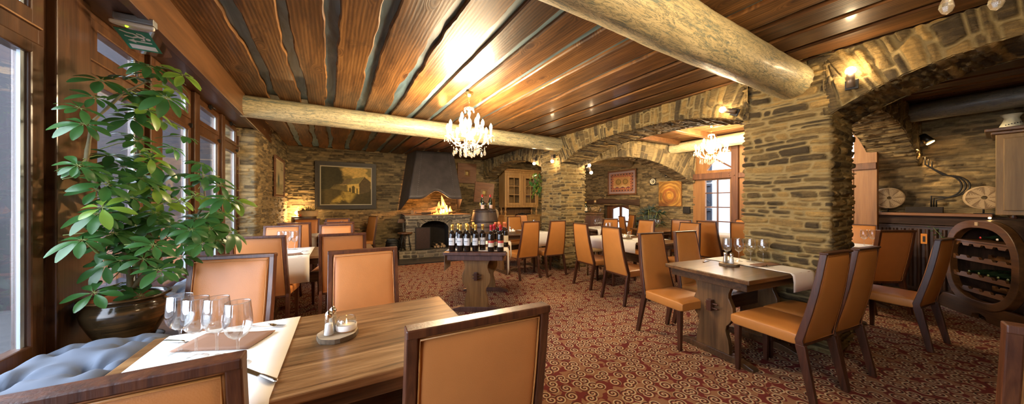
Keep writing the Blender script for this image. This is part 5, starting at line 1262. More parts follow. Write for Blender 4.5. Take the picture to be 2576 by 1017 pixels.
# ================================================================== CHANDELIERS
def chandelier_proto(label):
    t = thing('crystal_chandelier', label, 'chandelier', group='crystal chandeliers'); K = M['crystal']
    MB().lathe([(.001, 0), (.045, 0), (.046, -.012), (.034, -.030), (.022, -.046), (.008, -.052), (.001, -.054)], 20).build('canopy', M['brass'], t)
    m = MB()
    for k in range(6): m.tube([(.007 * math.cos(a * PI / 4) * (k % 2), .007 * math.cos(a * PI / 4) * (1 - k % 2), -.06 - .022 * k + .014 * math.sin(a * PI / 4)) for a in range(8)], .0016, 5, closed=True)
    m.build('chain', M['brass'], t)
    MB().lathe([(.004, -.185), (.058, -.178), (.060, -.183), (.030, -.198), (.010, -.205)], 20).build('crown_dish', K, t)
    MB().lathe([(.004, -.18), (.012, -.21), (.022, -.235), (.012, -.265), (.009, -.29), (.024, -.325), (.030, -.36), (.018, -.40), (.010, -.43), (.016, -.46), (.034, -.49), (.040, -.515), (.020, -.545), (.008, -.56)], 18).build('stem', K, t)
    MB().lathe([(.001, -.53), (.034, -.53), (.042, -.545), (.030, -.565), (.010, -.58), (.001, -.60)], 18).build('hub', M['brass'], t)
    def drop(m, x, y, z, s=1.0):
        m.lathe([(.0005, 0), (.004 * s, -.006 * s), (.0095 * s, -.022 * s), (.0105 * s, -.030 * s), (.007 * s, -.040 * s), (.0005, -.045 * s)], 8, 0, (x, y, z), smooth=False)
    for tier, n, R, z0, zd in ((0, 8, .245, -.545, -.500), (1, 4, .125, -.46, -.40)):
        for i in range(n):
            a = 2 * PI * i / n + (.22 if tier == 0 else .5); ca, sa = math.cos(a), math.sin(a)
            pts = []
            for s in range(13):
                u = s / 12; r = .02 + (R - .02) * u; z = z0 + (zd - z0) * u ** 2.2 - (.075 if tier == 0 else .05) * math.sin(PI * min(1, u * 1.05)) * (1 - .25 * u)
                pts.append((r * ca, r * sa, z))
            MB().tube(pts, [.0075 - .002 * abs(2 * k / 12 - 1) for k in range(13)], 7).build('arm', K, t)
            x, y = R * ca, R * sa
            b = MB(); b.lathe([(.006, zd - .004), (.030, zd + .006), (.036, zd + .014), (.034, zd + .012), (.006, zd + .001)], 14, 0, (x, y, 0)); bo = b.build('bobeche', K, t)
            for k in range(4):
                d = MB()
                q = k * PI / 2 + a; dx, dy = x + .034 * math.cos(q), y + .034 * math.sin(q)
                d.ball((dx, dy, zd - .002), .0045, 6, 4); d.ball((dx, dy, zd - .012), .004, 6, 4); drop(d, dx, dy, zd - .018, .85)
                d.build('crystal_drop', K, bo)
            c = MB().lathe([(.0105, zd + .002), (.0105, zd + .078), (.001, zd + .078)], 10, 0, (x, y, 0)).build('candle_sleeve', M['sleeve'], t)
            MB().lathe([(.008, zd + .076), (.0165, zd + .096), (.0175, zd + .106), (.0130, zd + .124), (.005, zd + .140), (.0008, zd + .148)], 8, 0, (x, y, 0)).build('bulb', M['bulb'], c)
    for i in range(8):
        a = 2 * PI * i / 8 + .22 + PI / 8; m = MB()
        for k in range(9):
            u = k / 8; r = .215 * (1 - u) + .05 * u; z = -.53 - .11 * math.sin(PI * (.15 + .7 * u)) - .02 * u
            m.ball((r * math.cos(a + .4 * (u - .5)), r * math.sin(a + .4 * (u - .5)), z), .0058, 6, 4)
        m.build('bead_swag', K, t)
    for i in range(10):
        a = 2 * PI * i / 10; r = .055 if i % 2 else .10; m = MB(); L = 7 if i % 2 else 5
        for k in range(L): m.ball((r * math.cos(a), r * math.sin(a), -.56 - .0145 * k), .0058, 6, 4)
        drop(m, r * math.cos(a), r * math.sin(a), -.56 - .0145 * L, 1.6); m.build('pendant_strand', K, t)
    for i in range(8):
        a = 2 * PI * i / 8 + .22; m = MB(); r = .175
        for k in range(2): m.ball((r * math.cos(a), r * math.sin(a), -.618 - .013 * k), .005, 6, 4)
        drop(m, r * math.cos(a), r * math.sin(a), -.645, 1.6); m.build('pendant_strand', K, t)
    for i in range(6):
        m = MB(); a = i * PI / 3; drop(m, .055 * math.cos(a), .055 * math.sin(a), -.185, .9); m.build('crown_drop', K, t)
    return t
ch = chandelier_proto('crystal chandelier hanging in the middle of the main dining room ceiling'); ch.location = (1.47, 3.46, HC); ch.scale = (1.09,) * 3
dup(ch, (5.70, 2.72, HC), .4, 'smaller looking crystal chandelier in the side room before the tall timber window').scale = (.95,) * 3
c3 = dup(ch, (1.73, -.05, HC), .25, 'chandelier at the top right corner of which only crystal drops show')
c3.scale = (1, 1, 1)
for a in c3.children:
    for q in a.children:
        if q.name.startswith('bulb'): q.material_slots[0].link = 'OBJECT'; q.material_slots[0].material = M['bulb_dim']
# ================================================================== WALL SPOTS
def spot_proto():
    t = thing('wall_spot', '-', 'lamp', group='stone wall spot lamps')   # local -y = out of the wall
    MB().box(-.040, -.022, -.040, .040, .0, .040).build('base_plate', M['black'], t, .004)
    MB().tube([(0, -.02, 0), (0, -.055, .0)], .012, 8).build('joint', M['chrome'], t)
    s = MB().tube([(0, -.06, -.03), (0, -.062, .085)], .026, 16).build('lamp_socket', M['steel_dark'], t)
    MB().lathe([(.024, .083), (.032, .100), (.033, .112), (.026, .130), (.012, .139), (.001, .141)], 14, 0, (0, -.062, 0)).build('bulb', M['spot_bulb'], s)
    return t
SPOTS = [((3.842, .715, 2.405), -PI / 2 + .05, (0, 0), 'spot lamp with upright glowing bulb on the near arch, top right'),
         ((3.868, 1.60, 2.40), -PI / 2 + .05, (.0, -1.15), 'spot lamp with bulb pointing left on the middle arch beside the near pillar'),
         ((4.045, 4.98, 2.36), -PI / 2 + .05, (PI, 0), 'spot lamp shining down at the top of the far stone pillar'),
         ((4.12, 5.74, 2.40), -PI / 2 + .05, (PI, .3), 'spot lamp shining down left of the far pillar above the hanging plant'),
         ((4.80, 4.79, 2.30), 0, (PI, 0), 'upper spot lamp at the right edge of the far pillar'),
         ((4.80, 4.79, 2.13), 0, (2.6, 0), 'lower spot lamp at the right edge of the far pillar')]
so = spot_proto()
for i, (p, rz, (rx, ry), l) in enumerate(SPOTS):
    o = so if i == 0 else dup(so, p, rz); o.location = p; o['label'] = l
    o.rotation_euler = (0, ry if rx == 0 else 0, rz)
    if rx: o.rotation_euler = (0, rx, rz)
# ================================================================== BENCH, CUSHIONS, POT AND PLANT
t = thing('window_bench', 'dark wooden ledge bench running along the windows', 'bench', (-.93, 1.6, 0))
MB().box(-.175, -4.1, .575, .215, 4.22, .615).build('seat_board', M['oak_dark'], t, .005)
MB().box(.14, -4.1, 0, .17, 4.22, .578).build('front_panel', M['timber_dark'], t)
def cushion(loc, lx, ly, th, label, seed, tuft=(2, 3)):
    t = thing('seat_cushion', label, 'cushion', loc, 0, 'grey blue bench cushions')
    def h(x, y):
        e = (1 - abs(2 * x / lx) ** 5) * (1 - abs(2 * y / ly) ** 8); e = max(0, e) ** .5; d = 0
        for i in range(tuft[0]):
            for j in range(tuft[1]):
                tx = -lx / 2 + lx * (i + .5) / tuft[0]; ty = -ly / 2 + ly * (j + .5) / tuft[1]; r = math.hypot(x - tx, y - ty)
                d += math.exp(-(r / .045) ** 2) * .85 + .22 * math.exp(-(r / .11) ** 2) * math.cos(5 * math.atan2(y - ty, x - tx) + seed + 2 * i + j)
        w = float(fbm(np.array(x * 5), np.array(y * 5), seed, 3)) - .45
        cre = float(noise(np.array((x * .4 + y) * 13), np.array((x - y) * 4), seed + 4)) - .5
        return e * (1 - min(.9, d)) + e * .30 * w + e * .26 * cre
    n1, n2 = 40, 90; m = MB()
    def f(u, v):
        x = (u - .5) * lx; y = (v - .5) * ly; return (x, y, th * .42 + th * .58 * h(x, y))
    m.grid(f, n1, n2); m.grid(lambda u, v: ((u - .5) * lx, (v - .5) * ly, th * .42 - th * .42 * max(0, (1 - abs(2 * u - 1) ** 8) * (1 - abs(2 * v - 1) ** 10)) ** .5), n1, n2)
    m.build('cover', M['cushion'], t)
    b = MB()
    for i in range(tuft[0]):
        for j in range(tuft[1]): x, y = -lx / 2 + lx * (i + .5) / tuft[0], -ly / 2 + ly * (j + .5) / tuft[1]; b.ball((x, y, f(x / lx + .5, y / ly + .5)[2] + .002), .012, 8, 4, 0, .5)
    b.build('tuft_button', M['cushion'], t)
cushion((-.925, 1.62, .616), .40, 1.46, .135, 'tufted grey blue cushion on the window ledge left of the foreground table', 3, (2, 5))
cushion((-.925, .10, .616), .40, 1.5, .135, 'grey blue cushion at the bottom left corner, the nearest on the window ledge', 9, (2, 5))
cushion((-.92, 3.95, .616), .42, 1.5, .12, 'grey blue cushion on the window ledge behind the flower pot', 5, (2, 5))
PX, PY, PZ = -.965, 2.545, .616
t = thing('plant_pot', 'wide brown glazed pot on the window ledge holding the umbrella plant', 'pot', (PX, PY, PZ))
pr = [(.001, 0), (.085, 0), (.095, .006), (.108, .04), (.135, .10), (.156, .155), (.162, .19), (.155, .215), (.143, .232), (.141, .240), (.150, .250), (.165, .258), (.168, .264), (.163, .270), (.150, .268), (.138, .258), (.133, .245), (.140, .21), (.140, .19)]
MB().lathe(pr, 48).build('glazed_body', M['pot'], t)
MB().lathe([(.1365, .256), (.132, .245), (.139, .205), (.139, .188)], 40).build('inside_wall', M['terracotta'], t)
MB().lathe([(.1385, .200), (.08, .212), (.001, .214)], 30).build('soil', M['soil'], t)
MB().lathe([(.001, -.0), (.12, -.0), (.135, .012), (.139, .02), (.131, .018), (.1, .006)], 40).build('saucer', M['iron'], t)
t = thing('umbrella_plant', 'tall bushy umbrella plant with glossy palmate leaves before the left windows', 'plant', (PX, PY, PZ + .20))
def Wp(x, y, z): return (x - PX, y - PY, z - PZ - .20)
STEMS = [([(-.955, 2.545, .80), (-.95, 2.53, .98), (-.96, 2.50, 1.15), (-1.0, 2.44, 1.38), (-1.035, 2.37, 1.60), (-1.02, 2.38, 1.80), (-.95, 2.46, 1.98), (-.87, 2.50, 2.08)], .014, .004),
         ([(-.95, 2.53, .98), (-.90, 2.60, 1.18), (-.94, 2.66, 1.42), (-.98, 2.70, 1.66), (-.95, 2.62, 1.88), (-.90, 2.60, 1.99)], .014, .005),
         ([(-.945, 2.535, .92), (-.86, 2.60, 1.08), (-.76, 2.66, 1.22), (-.68, 2.66, 1.40), (-.70, 2.68, 1.60)], .013, .004),
         ([(-.76, 2.66, 1.22), (-.66, 2.58, 1.30), (-.58, 2.50, 1.40)], .008, .004),
         ([(-.96, 2.50, 1.05), (-1.0, 2.44, 1.10), (-1.03, 2.36, 1.20)], .009, .004),
         ([(-.95, 2.56, .80), (-.98, 2.62, .92), (-1.0, 2.62, 1.02)], .008, .004)]
for i, (pts, r0, r1) in enumerate(STEMS):
    P = [Vector(Wp(*p)) for p in pts]; Q = []
    for k in range(len(P) - 1):
        for s in range(4): Q.append(P[k].lerp(P[k + 1], s / 4))
    Q.append(P[-1])
    MB().tube(Q, [r0 + (r1 - r0) * k / (len(Q) - 1) + .0015 * math.sin(k * 2.3) for k in range(len(Q))], 9).build('trunk' if i == 0 else 'branch', M['trunk'] if i < 3 else M['stem'], t)
def leaf_proto(n, size, seed, mat):
    R = random.Random(seed); m = MB()
    for i in range(n):
        a = 2 * PI * i / n + R.uniform(-.18, .18); L = size * R.uniform(.8, 1.12); W = L * R.uniform(.19, .24); dr = R.uniform(.10, .65); st = .018
        ca, sa = math.cos(a), math.sin(a)
        def f(u, v):
            s = u; w = W * (math.sin(PI * min(1, s ** 1.35 * .93 + .035)) ** .8) * (v - .5) * 2
            x = st + L * s; z = -dr * L * s ** 1.7 - .22 * abs(w) * (1 if dr < .4 else .5) * -1 + .04 * L * math.sin(3 * s)
            return (x * ca - w * sa, x * sa + w * ca, z)
        m.grid(f, 9, 5, 0)
        m.tube([(0, 0, 0), (st * .6 * ca, st * .6 * sa, .002), ((st + .004) * ca, (st + .004) * sa, 0)], .0013, 5, 1)
    m.tube([(0, 0, 0), (-.02, 0, -.012), (-.08, .004, -.030), (-.15, .0, -.075)], [.0022, .0022, .0024, .003], 6, 1)
    o = m.build('leaf', [mat, M['stem']]); me = o.data; bpy.data.objects.remove(o); return me
LP = {'g': [leaf_proto(8, .115, 1, M['leaf']), leaf_proto(7, .105, 2, M['leaf']), leaf_proto(9, .118, 3, M['leaf']), leaf_proto(7, .095, 4, M['leaf'])],
      'l': [leaf_proto(6, .095, 5, M['leaf_lime']), leaf_proto(7, .105, 6, M['leaf_mid'] if 'leaf_mid' in M else M['leaf_lime'])]}
LEAVES = [(-0.82, 2.37, 2.12), (-0.84, 2.54, 2.13), (-0.95, 2.52, 2.09), (-0.94, 2.63, 2.04), (-0.87, 2.6, 2.04), (-1.01, 2.4, 2.02), (-1.03, 2.36, 1.92), (-0.89, 2.73, 1.9), (-0.83, 2.38, 1.89), (-1.03, 2.28, 1.77), (-1.03, 2.69, 1.8), (-0.96, 2.57, 1.87), (-0.99, 2.79, 1.73), (-0.87, 2.52, 1.65), (-1.03, 2.49, 1.65), (-1.03, 2.24, 1.57), (-1.03, 2.31, 1.56), (-1.03, 2.83, 1.54), (-0.97, 2.61, 1.44), (-1.03, 2.52, 1.41), (-0.72, 2.73, 1.65), (-0.61, 2.37, 1.55), (-0.82, 2.67, 1.57), (-0.77, 2.6, 1.48), (-0.62, 2.55, 1.42), (-0.54, 2.44, 1.42), (-0.78, 2.83, 1.44), (-0.62, 2.69, 1.33), (-0.69, 2.8, 1.32), (-0.93, 2.77, 1.3), (-0.93, 2.69, 1.34), (-1.03, 2.64, 1.52), (-1.03, 2.47, 1.23), (-1.03, 2.27, 1.22), (-1.03, 2.45, 1.17), (-1.03, 2.65, 1.02), (-1.03, 2.73, 1.14), (-0.77, 2.27, 1.18), (-0.96, 2.4, 1.31), (-0.78, 2.34, 1.04), (-0.92, 2.81, 0.93), (-0.74, 2.5, 1.08), (-0.74, 2.67, 1.17), (-0.63, 2.54, 1.24), (-1.03, 2.35, 0.95), (-0.9, 2.5, 0.88), (-1.03, 2.54, 0.94), (-1.02, 2.68, 1.09), (-0.94, 2.63, 1.31), (-1.03, 2.44, 1.07), (-0.83, 2.61, 1.18), (-0.85, 2.78, 1.27), (-1.03, 2.63, 1.19), (-1.03, 2.82, 1.22), (-1.03, 2.37, 1.46), (-1.03, 2.43, 1.54), (-1.03, 2.59, 1.6),
          (-.88, 2.45, 1.20), (-.84, 2.50, 1.34), (-.90, 2.42, 1.42), (-.80, 2.56, 1.02), (-.86, 2.40, .97), (-.92, 2.36, 1.10), (-.70, 2.60, 1.30), (-.66, 2.66, 1.18), (-.95, 2.38, 1.24), (-.90, 2.55, 1.50), (-.78, 2.48, 1.26), (-.84, 2.36, 1.10), (-.98, 2.34, 1.34), (-.72, 2.45, 1.16), (-.92, 2.52, 1.74), (-.88, 2.58, 1.62)]
R = random.Random(77)
LEAVES += [(min(-.5, x + R.uniform(-.02, .12)), y + R.uniform(-.10, .10), z + R.uniform(-.10, .07)) for (x, y, z) in R.sample([q for q in LEAVES if q[2] > 1.1], 34)]
LEAVES = [q for q in LEAVES if not (q[2] < 1.04 and q[1] < 2.44 and q[0] > -1)]
LEAVES = [(max(x, -1.0), y, z) for x, y, z in LEAVES]
R = random.Random(17)
spine = [Vector(Wp(*p)) for s in STEMS for p in s[0]]
for (x, y, z) in LEAVES:
    p = Vector(Wp(x, y, z)); near = min(spine, key=lambda q: (q - p).length + .25 * max(0, q.z - p.z)); d = p - near
    out = Vector((d.x, d.y, 0)); out = out.normalized() if out.length > .02 else Vector((R.uniform(-.2, 1), -1, 0)).normalized()
    nrm = (Vector((R.uniform(-.3, .3), R.uniform(-.3, .3), 1)) + out * .35 + Vector((.25, -.45, 0))).normalized()
    xa = (out - nrm * out.dot(nrm)).normalized(); ya = nrm.cross(xa)
    k = 'l' if (x > -.92 and z > 1.3 and R.random() < .42) or R.random() < .06 else 'g'  # lime leaves mostly on the upper room side: warm light put into colour
    o = bpy.data.objects.new('leaf', R.choice(LP[k])); link(o, t)
    mt = Matrix((xa, ya, nrm)).transposed().to_4x4(); mt.translation = p; o.matrix_local = mt @ Matrix.Scale(R.uniform(.66, .94), 4)
# ================================================================== EXIT SIGN
t = thing('exit_sign', 'green running man escape sign hanging from the soffit above the plant', 'sign', (-.985, 2.66, 2.475))
MB().box(-.075, -.02, -.025, .085, .035, .012).build('mounting_rail', M['steel_dull'], t, .003)
hs = MB().prism([(-.085, -.035), (.095, -.035), (.090, -.008), (.05, .016), (-.04, .016), (-.080, -.012)], -.058, -.036, 'z'); hs.build('housing', M['plastic_white'], t, .008)
a_ = math.atan2(-.058, .21); mt = Matrix.Translation((0.005, .0, -.060)) @ Matrix.Rotation(a_, 4, 'X')
GS = 1.0
def shp(m, polys, z, mi=0):
    for pl in polys:
        pl = [(x * GS, y * GS) for x, y in pl]
        m.add([(x, y, z) for x, y in pl] + [(x, y, z - .0008) for x, y in pl], [tuple(range(len(pl))), tuple(range(2 * len(pl) - 1, len(pl) - 1, -1))] + [(i, (i + 1) % len(pl), len(pl) + (i + 1) % len(pl), len(pl) + i) for i in range(len(pl))], mi, False, mt)
m = MB(); bow = [(.092 * math.cos(PI + PI * i / 10), .205 - .028 * math.sin(PI + PI * i / 10)) for i in range(11)]
shp(m, [[(-.092, -.01), (-.092, .205)] + [(x, y) for x, y in bow] + [(.092, -.01)]], -.004); m.build('clear_panel', M['clear_plastic'], t)
m = MB(); GS = 1.16; shp(m, [[(-.075, .006), (.045, .006), (.045, .165), (-.075, .165)]], -.0055); m.build('green_field', M['sign_green'], t)
m = MB()
shp(m, [[(-.062, .118), (.033, .118), (.033, .152), (-.062, .152)],                                  # white door band
        [(.030, .094), (-.030, .094), (-.030, .104), (-.055, .089), (-.030, .075), (-.030, .085), (.030, .085)],   # arrow pointing left
        [(.026 + .009 * math.cos(k), .060 + .009 * math.sin(k)) for k in [i * PI / 5 for i in range(10)]],         # head
        [(.016, .050), (.012, .066), (-.012, .058), (-.010, .046)],                                         # torso
        [(-.008, .058), (-.028, .068), (-.055, .060), (-.055, .053), (-.030, .060), (-.012, .048)],                    # rear leg
        [(-.008, .048), (-.020, .036), (-.040, .034), (-.062, .020), (-.056, .016), (-.036, .027), (-.016, .029), (-.002, .044)],
        [(.012, .066), (.010, .078), (-.006, .080), (-.006, .074), (.004, .072), (.006, .062)],
        [(.014, .050), (.008, .034), (-.006, .030), (-.004, .024), (.013, .028), (.022, .048)]], -.0068)
m.build('pictogram', M['sign_white'], t)
MB().ball((-.02, -.018, -.059), .007, 10, 6).build('indicator_light', M['led'], t)
# ================================================================== GOLDEN OAK CABINET, PEELS
t = thing('glazed_cabinet', 'golden oak dresser with two glazed doors behind the far arch', 'cabinet', (5.47, 8.37, 0))
cw = .66
m = MB(); m.box(-cw - .04, 0, 0, cw + .04, .48, .93); m.box(-cw - .08, -.03, .93, cw + .08, .48, .975); m.box(-cw - .06, -.02, 0, cw + .06, .48, .09)
m.build('lower_carcass', M['cab_oak'], t, .006)
for s in (-1, 1):
    d = MB().box(s * .335 - .28, -.028, .60, s * .335 + .28, 0, .86).build('drawer', M['cab_oak'], t, .008); MB().ball((s * .335, -.045, .73), .014, 10, 6).build('knob', M['brass'], d)
    d = MB(); d.box(s * .335 - .28, -.024, .12, s * .335 + .28, 0, .56); d.box(s * .335 - .2, -.034, .19, s * .335 + .2, -.02, .49); d.build('lower_door', M['cab_oak'], t, .008)
m = MB(); m.box(-cw, .42, 1.24, cw, .46, 2.36); m.box(-cw, .08, 1.24, -cw + .03, .46, 2.36); m.box(cw - .03, .08, 1.24, cw, .46, 2.36); m.box(-cw, .06, 1.22, cw, .46, 1.27); m.box(-cw, .06, 2.33, cw, .46, 2.38)
m.box(-cw, .05, 1.24, -cw + .07, .10, 2.36); m.box(cw - .07, .05, 1.24, cw, .10, 2.36); m.box(-.05, .05, 1.24, .05, .10, 2.36); m.box(-cw, .05, 2.26, cw, .10, 2.36); m.box(-cw, .05, 1.24, cw, .10, 1.30)
for z in (1.62, 1.95): m.box(-cw + .03, .12, z, cw - .03, .42, z + .015)
m.build('upper_carcass', M['cab_oak'], t, .005)
m = MB(); m.box(-cw - .03, .02, 2.36, cw + .03, .46, 2.42); m.box(-cw - .07, -.02, 2.42, cw + .07, .46, 2.48); m.build('cornice', M['cab_oak'], t, .012)
MB().box(-cw, .45, .97, cw, .47, 1.25).build('back_panel', M['oak_leg'], t)
for x in (-cw + .05, cw - .05):
    for y in (.10, .38):
        MB().lathe([(.035, .975), (.035, .99), (.018, 1.0), (.018, 1.02), (.040, 1.06), (.045, 1.09), (.022, 1.13), (.016, 1.16), (.030, 1.19), (.035, 1.22)], 14, 0, (x, y, 0)).build('turned_column', M['cab_oak'], t)
for s in (-1, 1):
    x0, x1 = (-.59, -.055) if s < 0 else (.055, .59); d = MB(); e = .075
    d.box(x0, .025, 1.30, x0 + e, .055, 2.26); d.box(x1 - e, .025, 1.30, x1, .055, 2.26); d.box(x0, .025, 1.30, x1, .055, 1.30 + e); d.box(x0, .025, 2.26 - e, x1, .055, 2.26)
    dd = d.build('glazed_door', M['cab_oak'], t, .006)
    b = MB(); b.box((x0 + x1) / 2 - .011, .03, 1.33, (x0 + x1) / 2 + .011, .05, 2.23)
    for z in (1.64, 1.92): b.box(x0 + .05, .03, z - .011, x1 - .05, .05, z + .011)
    b.build('glazing_bar', M['cab_oak'], dd); MB().box(x0 + .05, .040, 1.35, x1 - .05, .043, 2.22).build('pane', M['pane'], dd)
    MB().ball((-.075 * -s, .012, 1.75), .014, 10, 6).build('knob', M['brass'], dd)
for i in range(5):
    tag(MB().box(5.30 + .11 * i, 8.45, .976, 5.385 + .11 * i, 8.57 + .02 * (i % 3), 1.0 + .018 * (i % 3), 0).build('menu_folder', M['black'], None, .003), 'dark folder lying on the golden oak dresser, %s from the left' % ords[i], 'folder', 'folders on the dresser')
def peel(loc, rz, tilt, L, bw, bl, label):
    t = thing('bread_peel', label, 'peel', loc, rz); t.rotation_euler = (tilt[0], tilt[1], rz)
    MB().tube([(0, 0, .0), (0, 0, L)], .015, 8).build('handle', M['slice'], t)
    MB().prism([(-bw * .3, L - .05), (bw * .3, L - .05), (bw / 2, L + .08), (bw / 2, L + bl), (-bw / 2, L + bl), (-bw / 2, L + .08)], -.009, .009, 'y').build('blade', M['oak_honey'], t, .004)
peel((4.12, 7.85, 0), .5, (-.10, .13), 1.1, .15, .42, 'long wooden bread peel leaning left of the golden oak cabinet')
t = thing('wooden_paddle', 'round bladed wooden paddle leaning behind the old barrel', 'paddle', (3.55, 6.72, 0)); t.rotation_euler = (-.05, .05, 0)
MB().tube([(0, 0, 0), (0, 0, 1.0)], .016, 8).build('handle', M['slice'], t)
MB().grid(lambda u, v: (.085 * math.sin(PI * v) ** .5 * math.cos(2 * PI * u), .012 * math.sin(2 * PI * u), .93 + .30 * v), 20, 12, closeu=True).build('blade', M['slice'], t)
# hanging plant by the far pillar
t = thing('hanging_plant', 'trailing green pothos in a wall basket left of the far stone pillar', 'plant', (4.02, 5.62, 1.88))
MB().lathe([(.001, -.06), (.05, -.06), (.07, .03), (.066, .03), (.045, -.05)], 16).build('basket', M['bark'], t)
R = random.Random(5); mm = MB()
for i in range(80):
    a = R.uniform(0, 2 * PI); r = R.uniform(.02, .16); x, y, z = r * math.cos(a), r * math.sin(a), R.uniform(-.40, .20) * (1 - r * 1.5); L = R.uniform(.09, .15); W = L * .36
    yaw = R.uniform(0, 6.28); dp = R.uniform(.3, 1.3); cy, sy = math.cos(yaw), math.sin(yaw)
    mm.grid(lambda u, v: (x + (L * u * math.cos(dp)) * cy - W * math.sin(PI * u ** .8) * (v - .5) * sy, y + (L * u * math.cos(dp)) * sy + W * math.sin(PI * u ** .8) * (v - .5) * cy, z - L * u * math.sin(dp) + .3 * W * abs(v - .5)), 6, 3, 0 if R.random() < .7 else 1)
for i in range(5): a = i * 1.3; mm.tube([(.04 * math.cos(a), .04 * math.sin(a), .02), (.11 * math.cos(a), .11 * math.sin(a), -.05), (.13 * math.cos(a), .13 * math.sin(a), -.33)], .003, 5, 2)
lo = mm.build('foliage', [M['leaf'], M['leaf_lime'], M['stem']], t); lo['kind'] = 'stuff'
# ================================================================== LEFT CORNER: STUMP, BOX, LAMP
t = thing('wood_stump', 'dark upright trunk section used as a stand in the far left corner', 'stump', (-.52, 8.60, 0))
MB().lathe([(.001, 0), (.26, 0), (.25, .05), (.235, .5), (.25, .98), (.245, 1.06)], 30).build('bark_side', M['barrel'], t); MB().lathe([(.246, 1.06), (.001, 1.062)], 30).build('top_face', M['slice'], t)
t = thing('round_planter', 'round pale wooden planter with dry tufted plant on the stump in the far left corner', 'planter', (-.44, 8.56, 1.063))
MB().lathe([(.001, 0), (.19, 0), (.195, .01), (.21, .13), (.20, .132), (.18, .11), (.001, .11)], 32).build('box', M['basket'], t)
m = MB(); R = random.Random(3)
for i in range(150):
    a = R.uniform(0, 2 * PI); r = .15 * R.random() ** .5; s = 1 + 3.0 * r; L = R.uniform(.10, .17); w = .007
    b = Vector((r * math.cos(a), r * math.sin(a), .10)); e = b + Vector((.6 * r * s * math.cos(a), .6 * r * s * math.sin(a), L)); q = Vector((-math.sin(a), math.cos(a), 0)) * w
    m.add([b - q, b + q, e], [(0, 1, 2)])
g = m.build('tufted_plant', M['succulent'], t, recalc=False); g['kind'] = 'stuff'
t = thing('corner_lamp', 'small glowing lamp washing the far left stone corner with light', 'lamp', (-.665, 8.72, 1.063))
MB().lathe([(.001, 0), (.035, 0), (.035, .012), (.012, .02), (.012, .04), (.001, .04)], 16).build('lamp_base', M['brass'], t); MB().ball((0, 0, .085), .042, 16, 10).build('globe', M['lamp_glow'], t)
t = thing('votive', 'small orange candle glass at the left of the round planter', 'candle', (-.58, 8.42, 1.063)); MB().lathe([(.001, 0), (.028, 0), (.032, .06), (.029, .06), (.025, .008), (.001, .008)], 16).build('cup', M['orange_foil'], t); MB().lathe([(.001, .008), (.024, .01), (.024, .035), (.001, .036)], 12).build('wax', M['wax'], t)
# ================================================================== BACK ROOM
t = thing('sideboard', 'small panelled sideboard with bottles beside the far pillar', 'sideboard', (6.05, 5.92, 0), -.7)
m = MB(); m.box(-.30, 0, 0, .30, .36, 1.06); m.build('carcass', M['oak_leg'], t, .006)
MB().box(-.34, -.03, 1.06, .34, .38, 1.11).build('top', M['oak_leg'], t, .008)
for z0, z1 in ((.08, .44), (.50, 1.02)):
    d = MB(); d.box(-.25, -.02, z0, .25, .0, z1); d.box(-.18, -.032, z0 + .07, .18, -.015, z1 - .07); d.build('door', M['wine_wood'], t, .008)
sb = t
def on_sb(x, y): a = -.7; return (6.05 + math.cos(a) * x - math.sin(a) * y, 5.92 + math.sin(a) * x + math.cos(a) * y, 1.111)
def spirit(loc, label, mat):
    t = thing('spirit_bottle', label, 'bottle', loc, -.7, 'bottles on the sideboard')
    MB().lathe([(.001, 0), (.040, 0), (.042, .01), (.042, .17), (.03, .20), (.015, .225), (.014, .27), (.001, .272)], 18).build('bottle_body', mat, t)
    MB().lathe([(.0165, .262), (.0165, .30), (.001, .30)], 12).build('cap', M['gold'], t); m = MB(); cylpatch(m, .0426, .04, .14, -PI / 2 - 1, -PI / 2 + 1); m.build('label', M['label_cream'], t)
spirit(on_sb(-.25, .12), 'amber spirit bottle on the sideboard, left one', M['amber']); spirit(on_sb(-.11, .10), 'pale labelled spirit bottle on the sideboard, right one', M['bottle_green'])
t = thing('cork_demijohn', 'round glass demijohn filled with corks on the sideboard', 'jar', on_sb(.14, .14))
MB().lathe([(.001, 0), (.10, 0), (.145, .05), (.155, .11), (.13, .17), (.06, .215), (.035, .235), (.032, .28), (.038, .29)], 26).build('glass_body', M['glass'], t)
m = MB(); R = random.Random(6)
for i in range(70):
    a = R.uniform(0, 6.28); r = .115 * R.random() ** .4; z = R.uniform(.03, .15); d = Vector((R.uniform(-1, 1), R.uniform(-1, 1), R.uniform(-1, 1))).normalized() * .018; c = Vector((r * math.cos(a), r * math.sin(a), z)); m.tube([c - d, c + d], .010, 6)
co = m.build('corks', M['cork'], t); co['kind'] = 'stuff'
MB().tube([(0, 0, .27), (0, 0, .33)], .028, 10).build('stopper', M['cork'], t)
t = thing('letter_plaque', 'small round white plaque with a dark rim hanging between the two back room pictures', 'plaque', (wx(4.9) - .02, 4.90, 1.94), -PI / 2)
MB().tube([(.062 * math.cos(2 * PI * i / 24), 0, .062 * math.sin(2 * PI * i / 24)) for i in range(24)], .015, 8, closed=True).build('ring', M['ivory'], t)
MB().tube([(.030 * math.cos(a * .26), -.01, .030 * math.sin(a * .26)) for a in range(2, 22)], .008, 6).build('letter', M['ivory'], t); MB().tube([(-.028, -.01, 0), (.03, -.01, .006)], .007, 6).build('letter_bar', M['ivory'], t)
MB().box(-.085, .0, -.105, .10, .018, .08).build('backing', M['iron'], t, .01)
t = thing('picture_lamp', 'small black lamp on the wall above the golden spiral painting', 'lamp', (wx(4.45) - .02, 4.45, 2.10), -PI / 2)
MB().box(-.03, -.02, -.03, .03, .02, .03).build('base', M['black'], t); MB().tube([(0, -.02, 0), (.03, -.09, .01), (.02, -.12, -.01)], .01, 6).build('arm', M['black'], t)
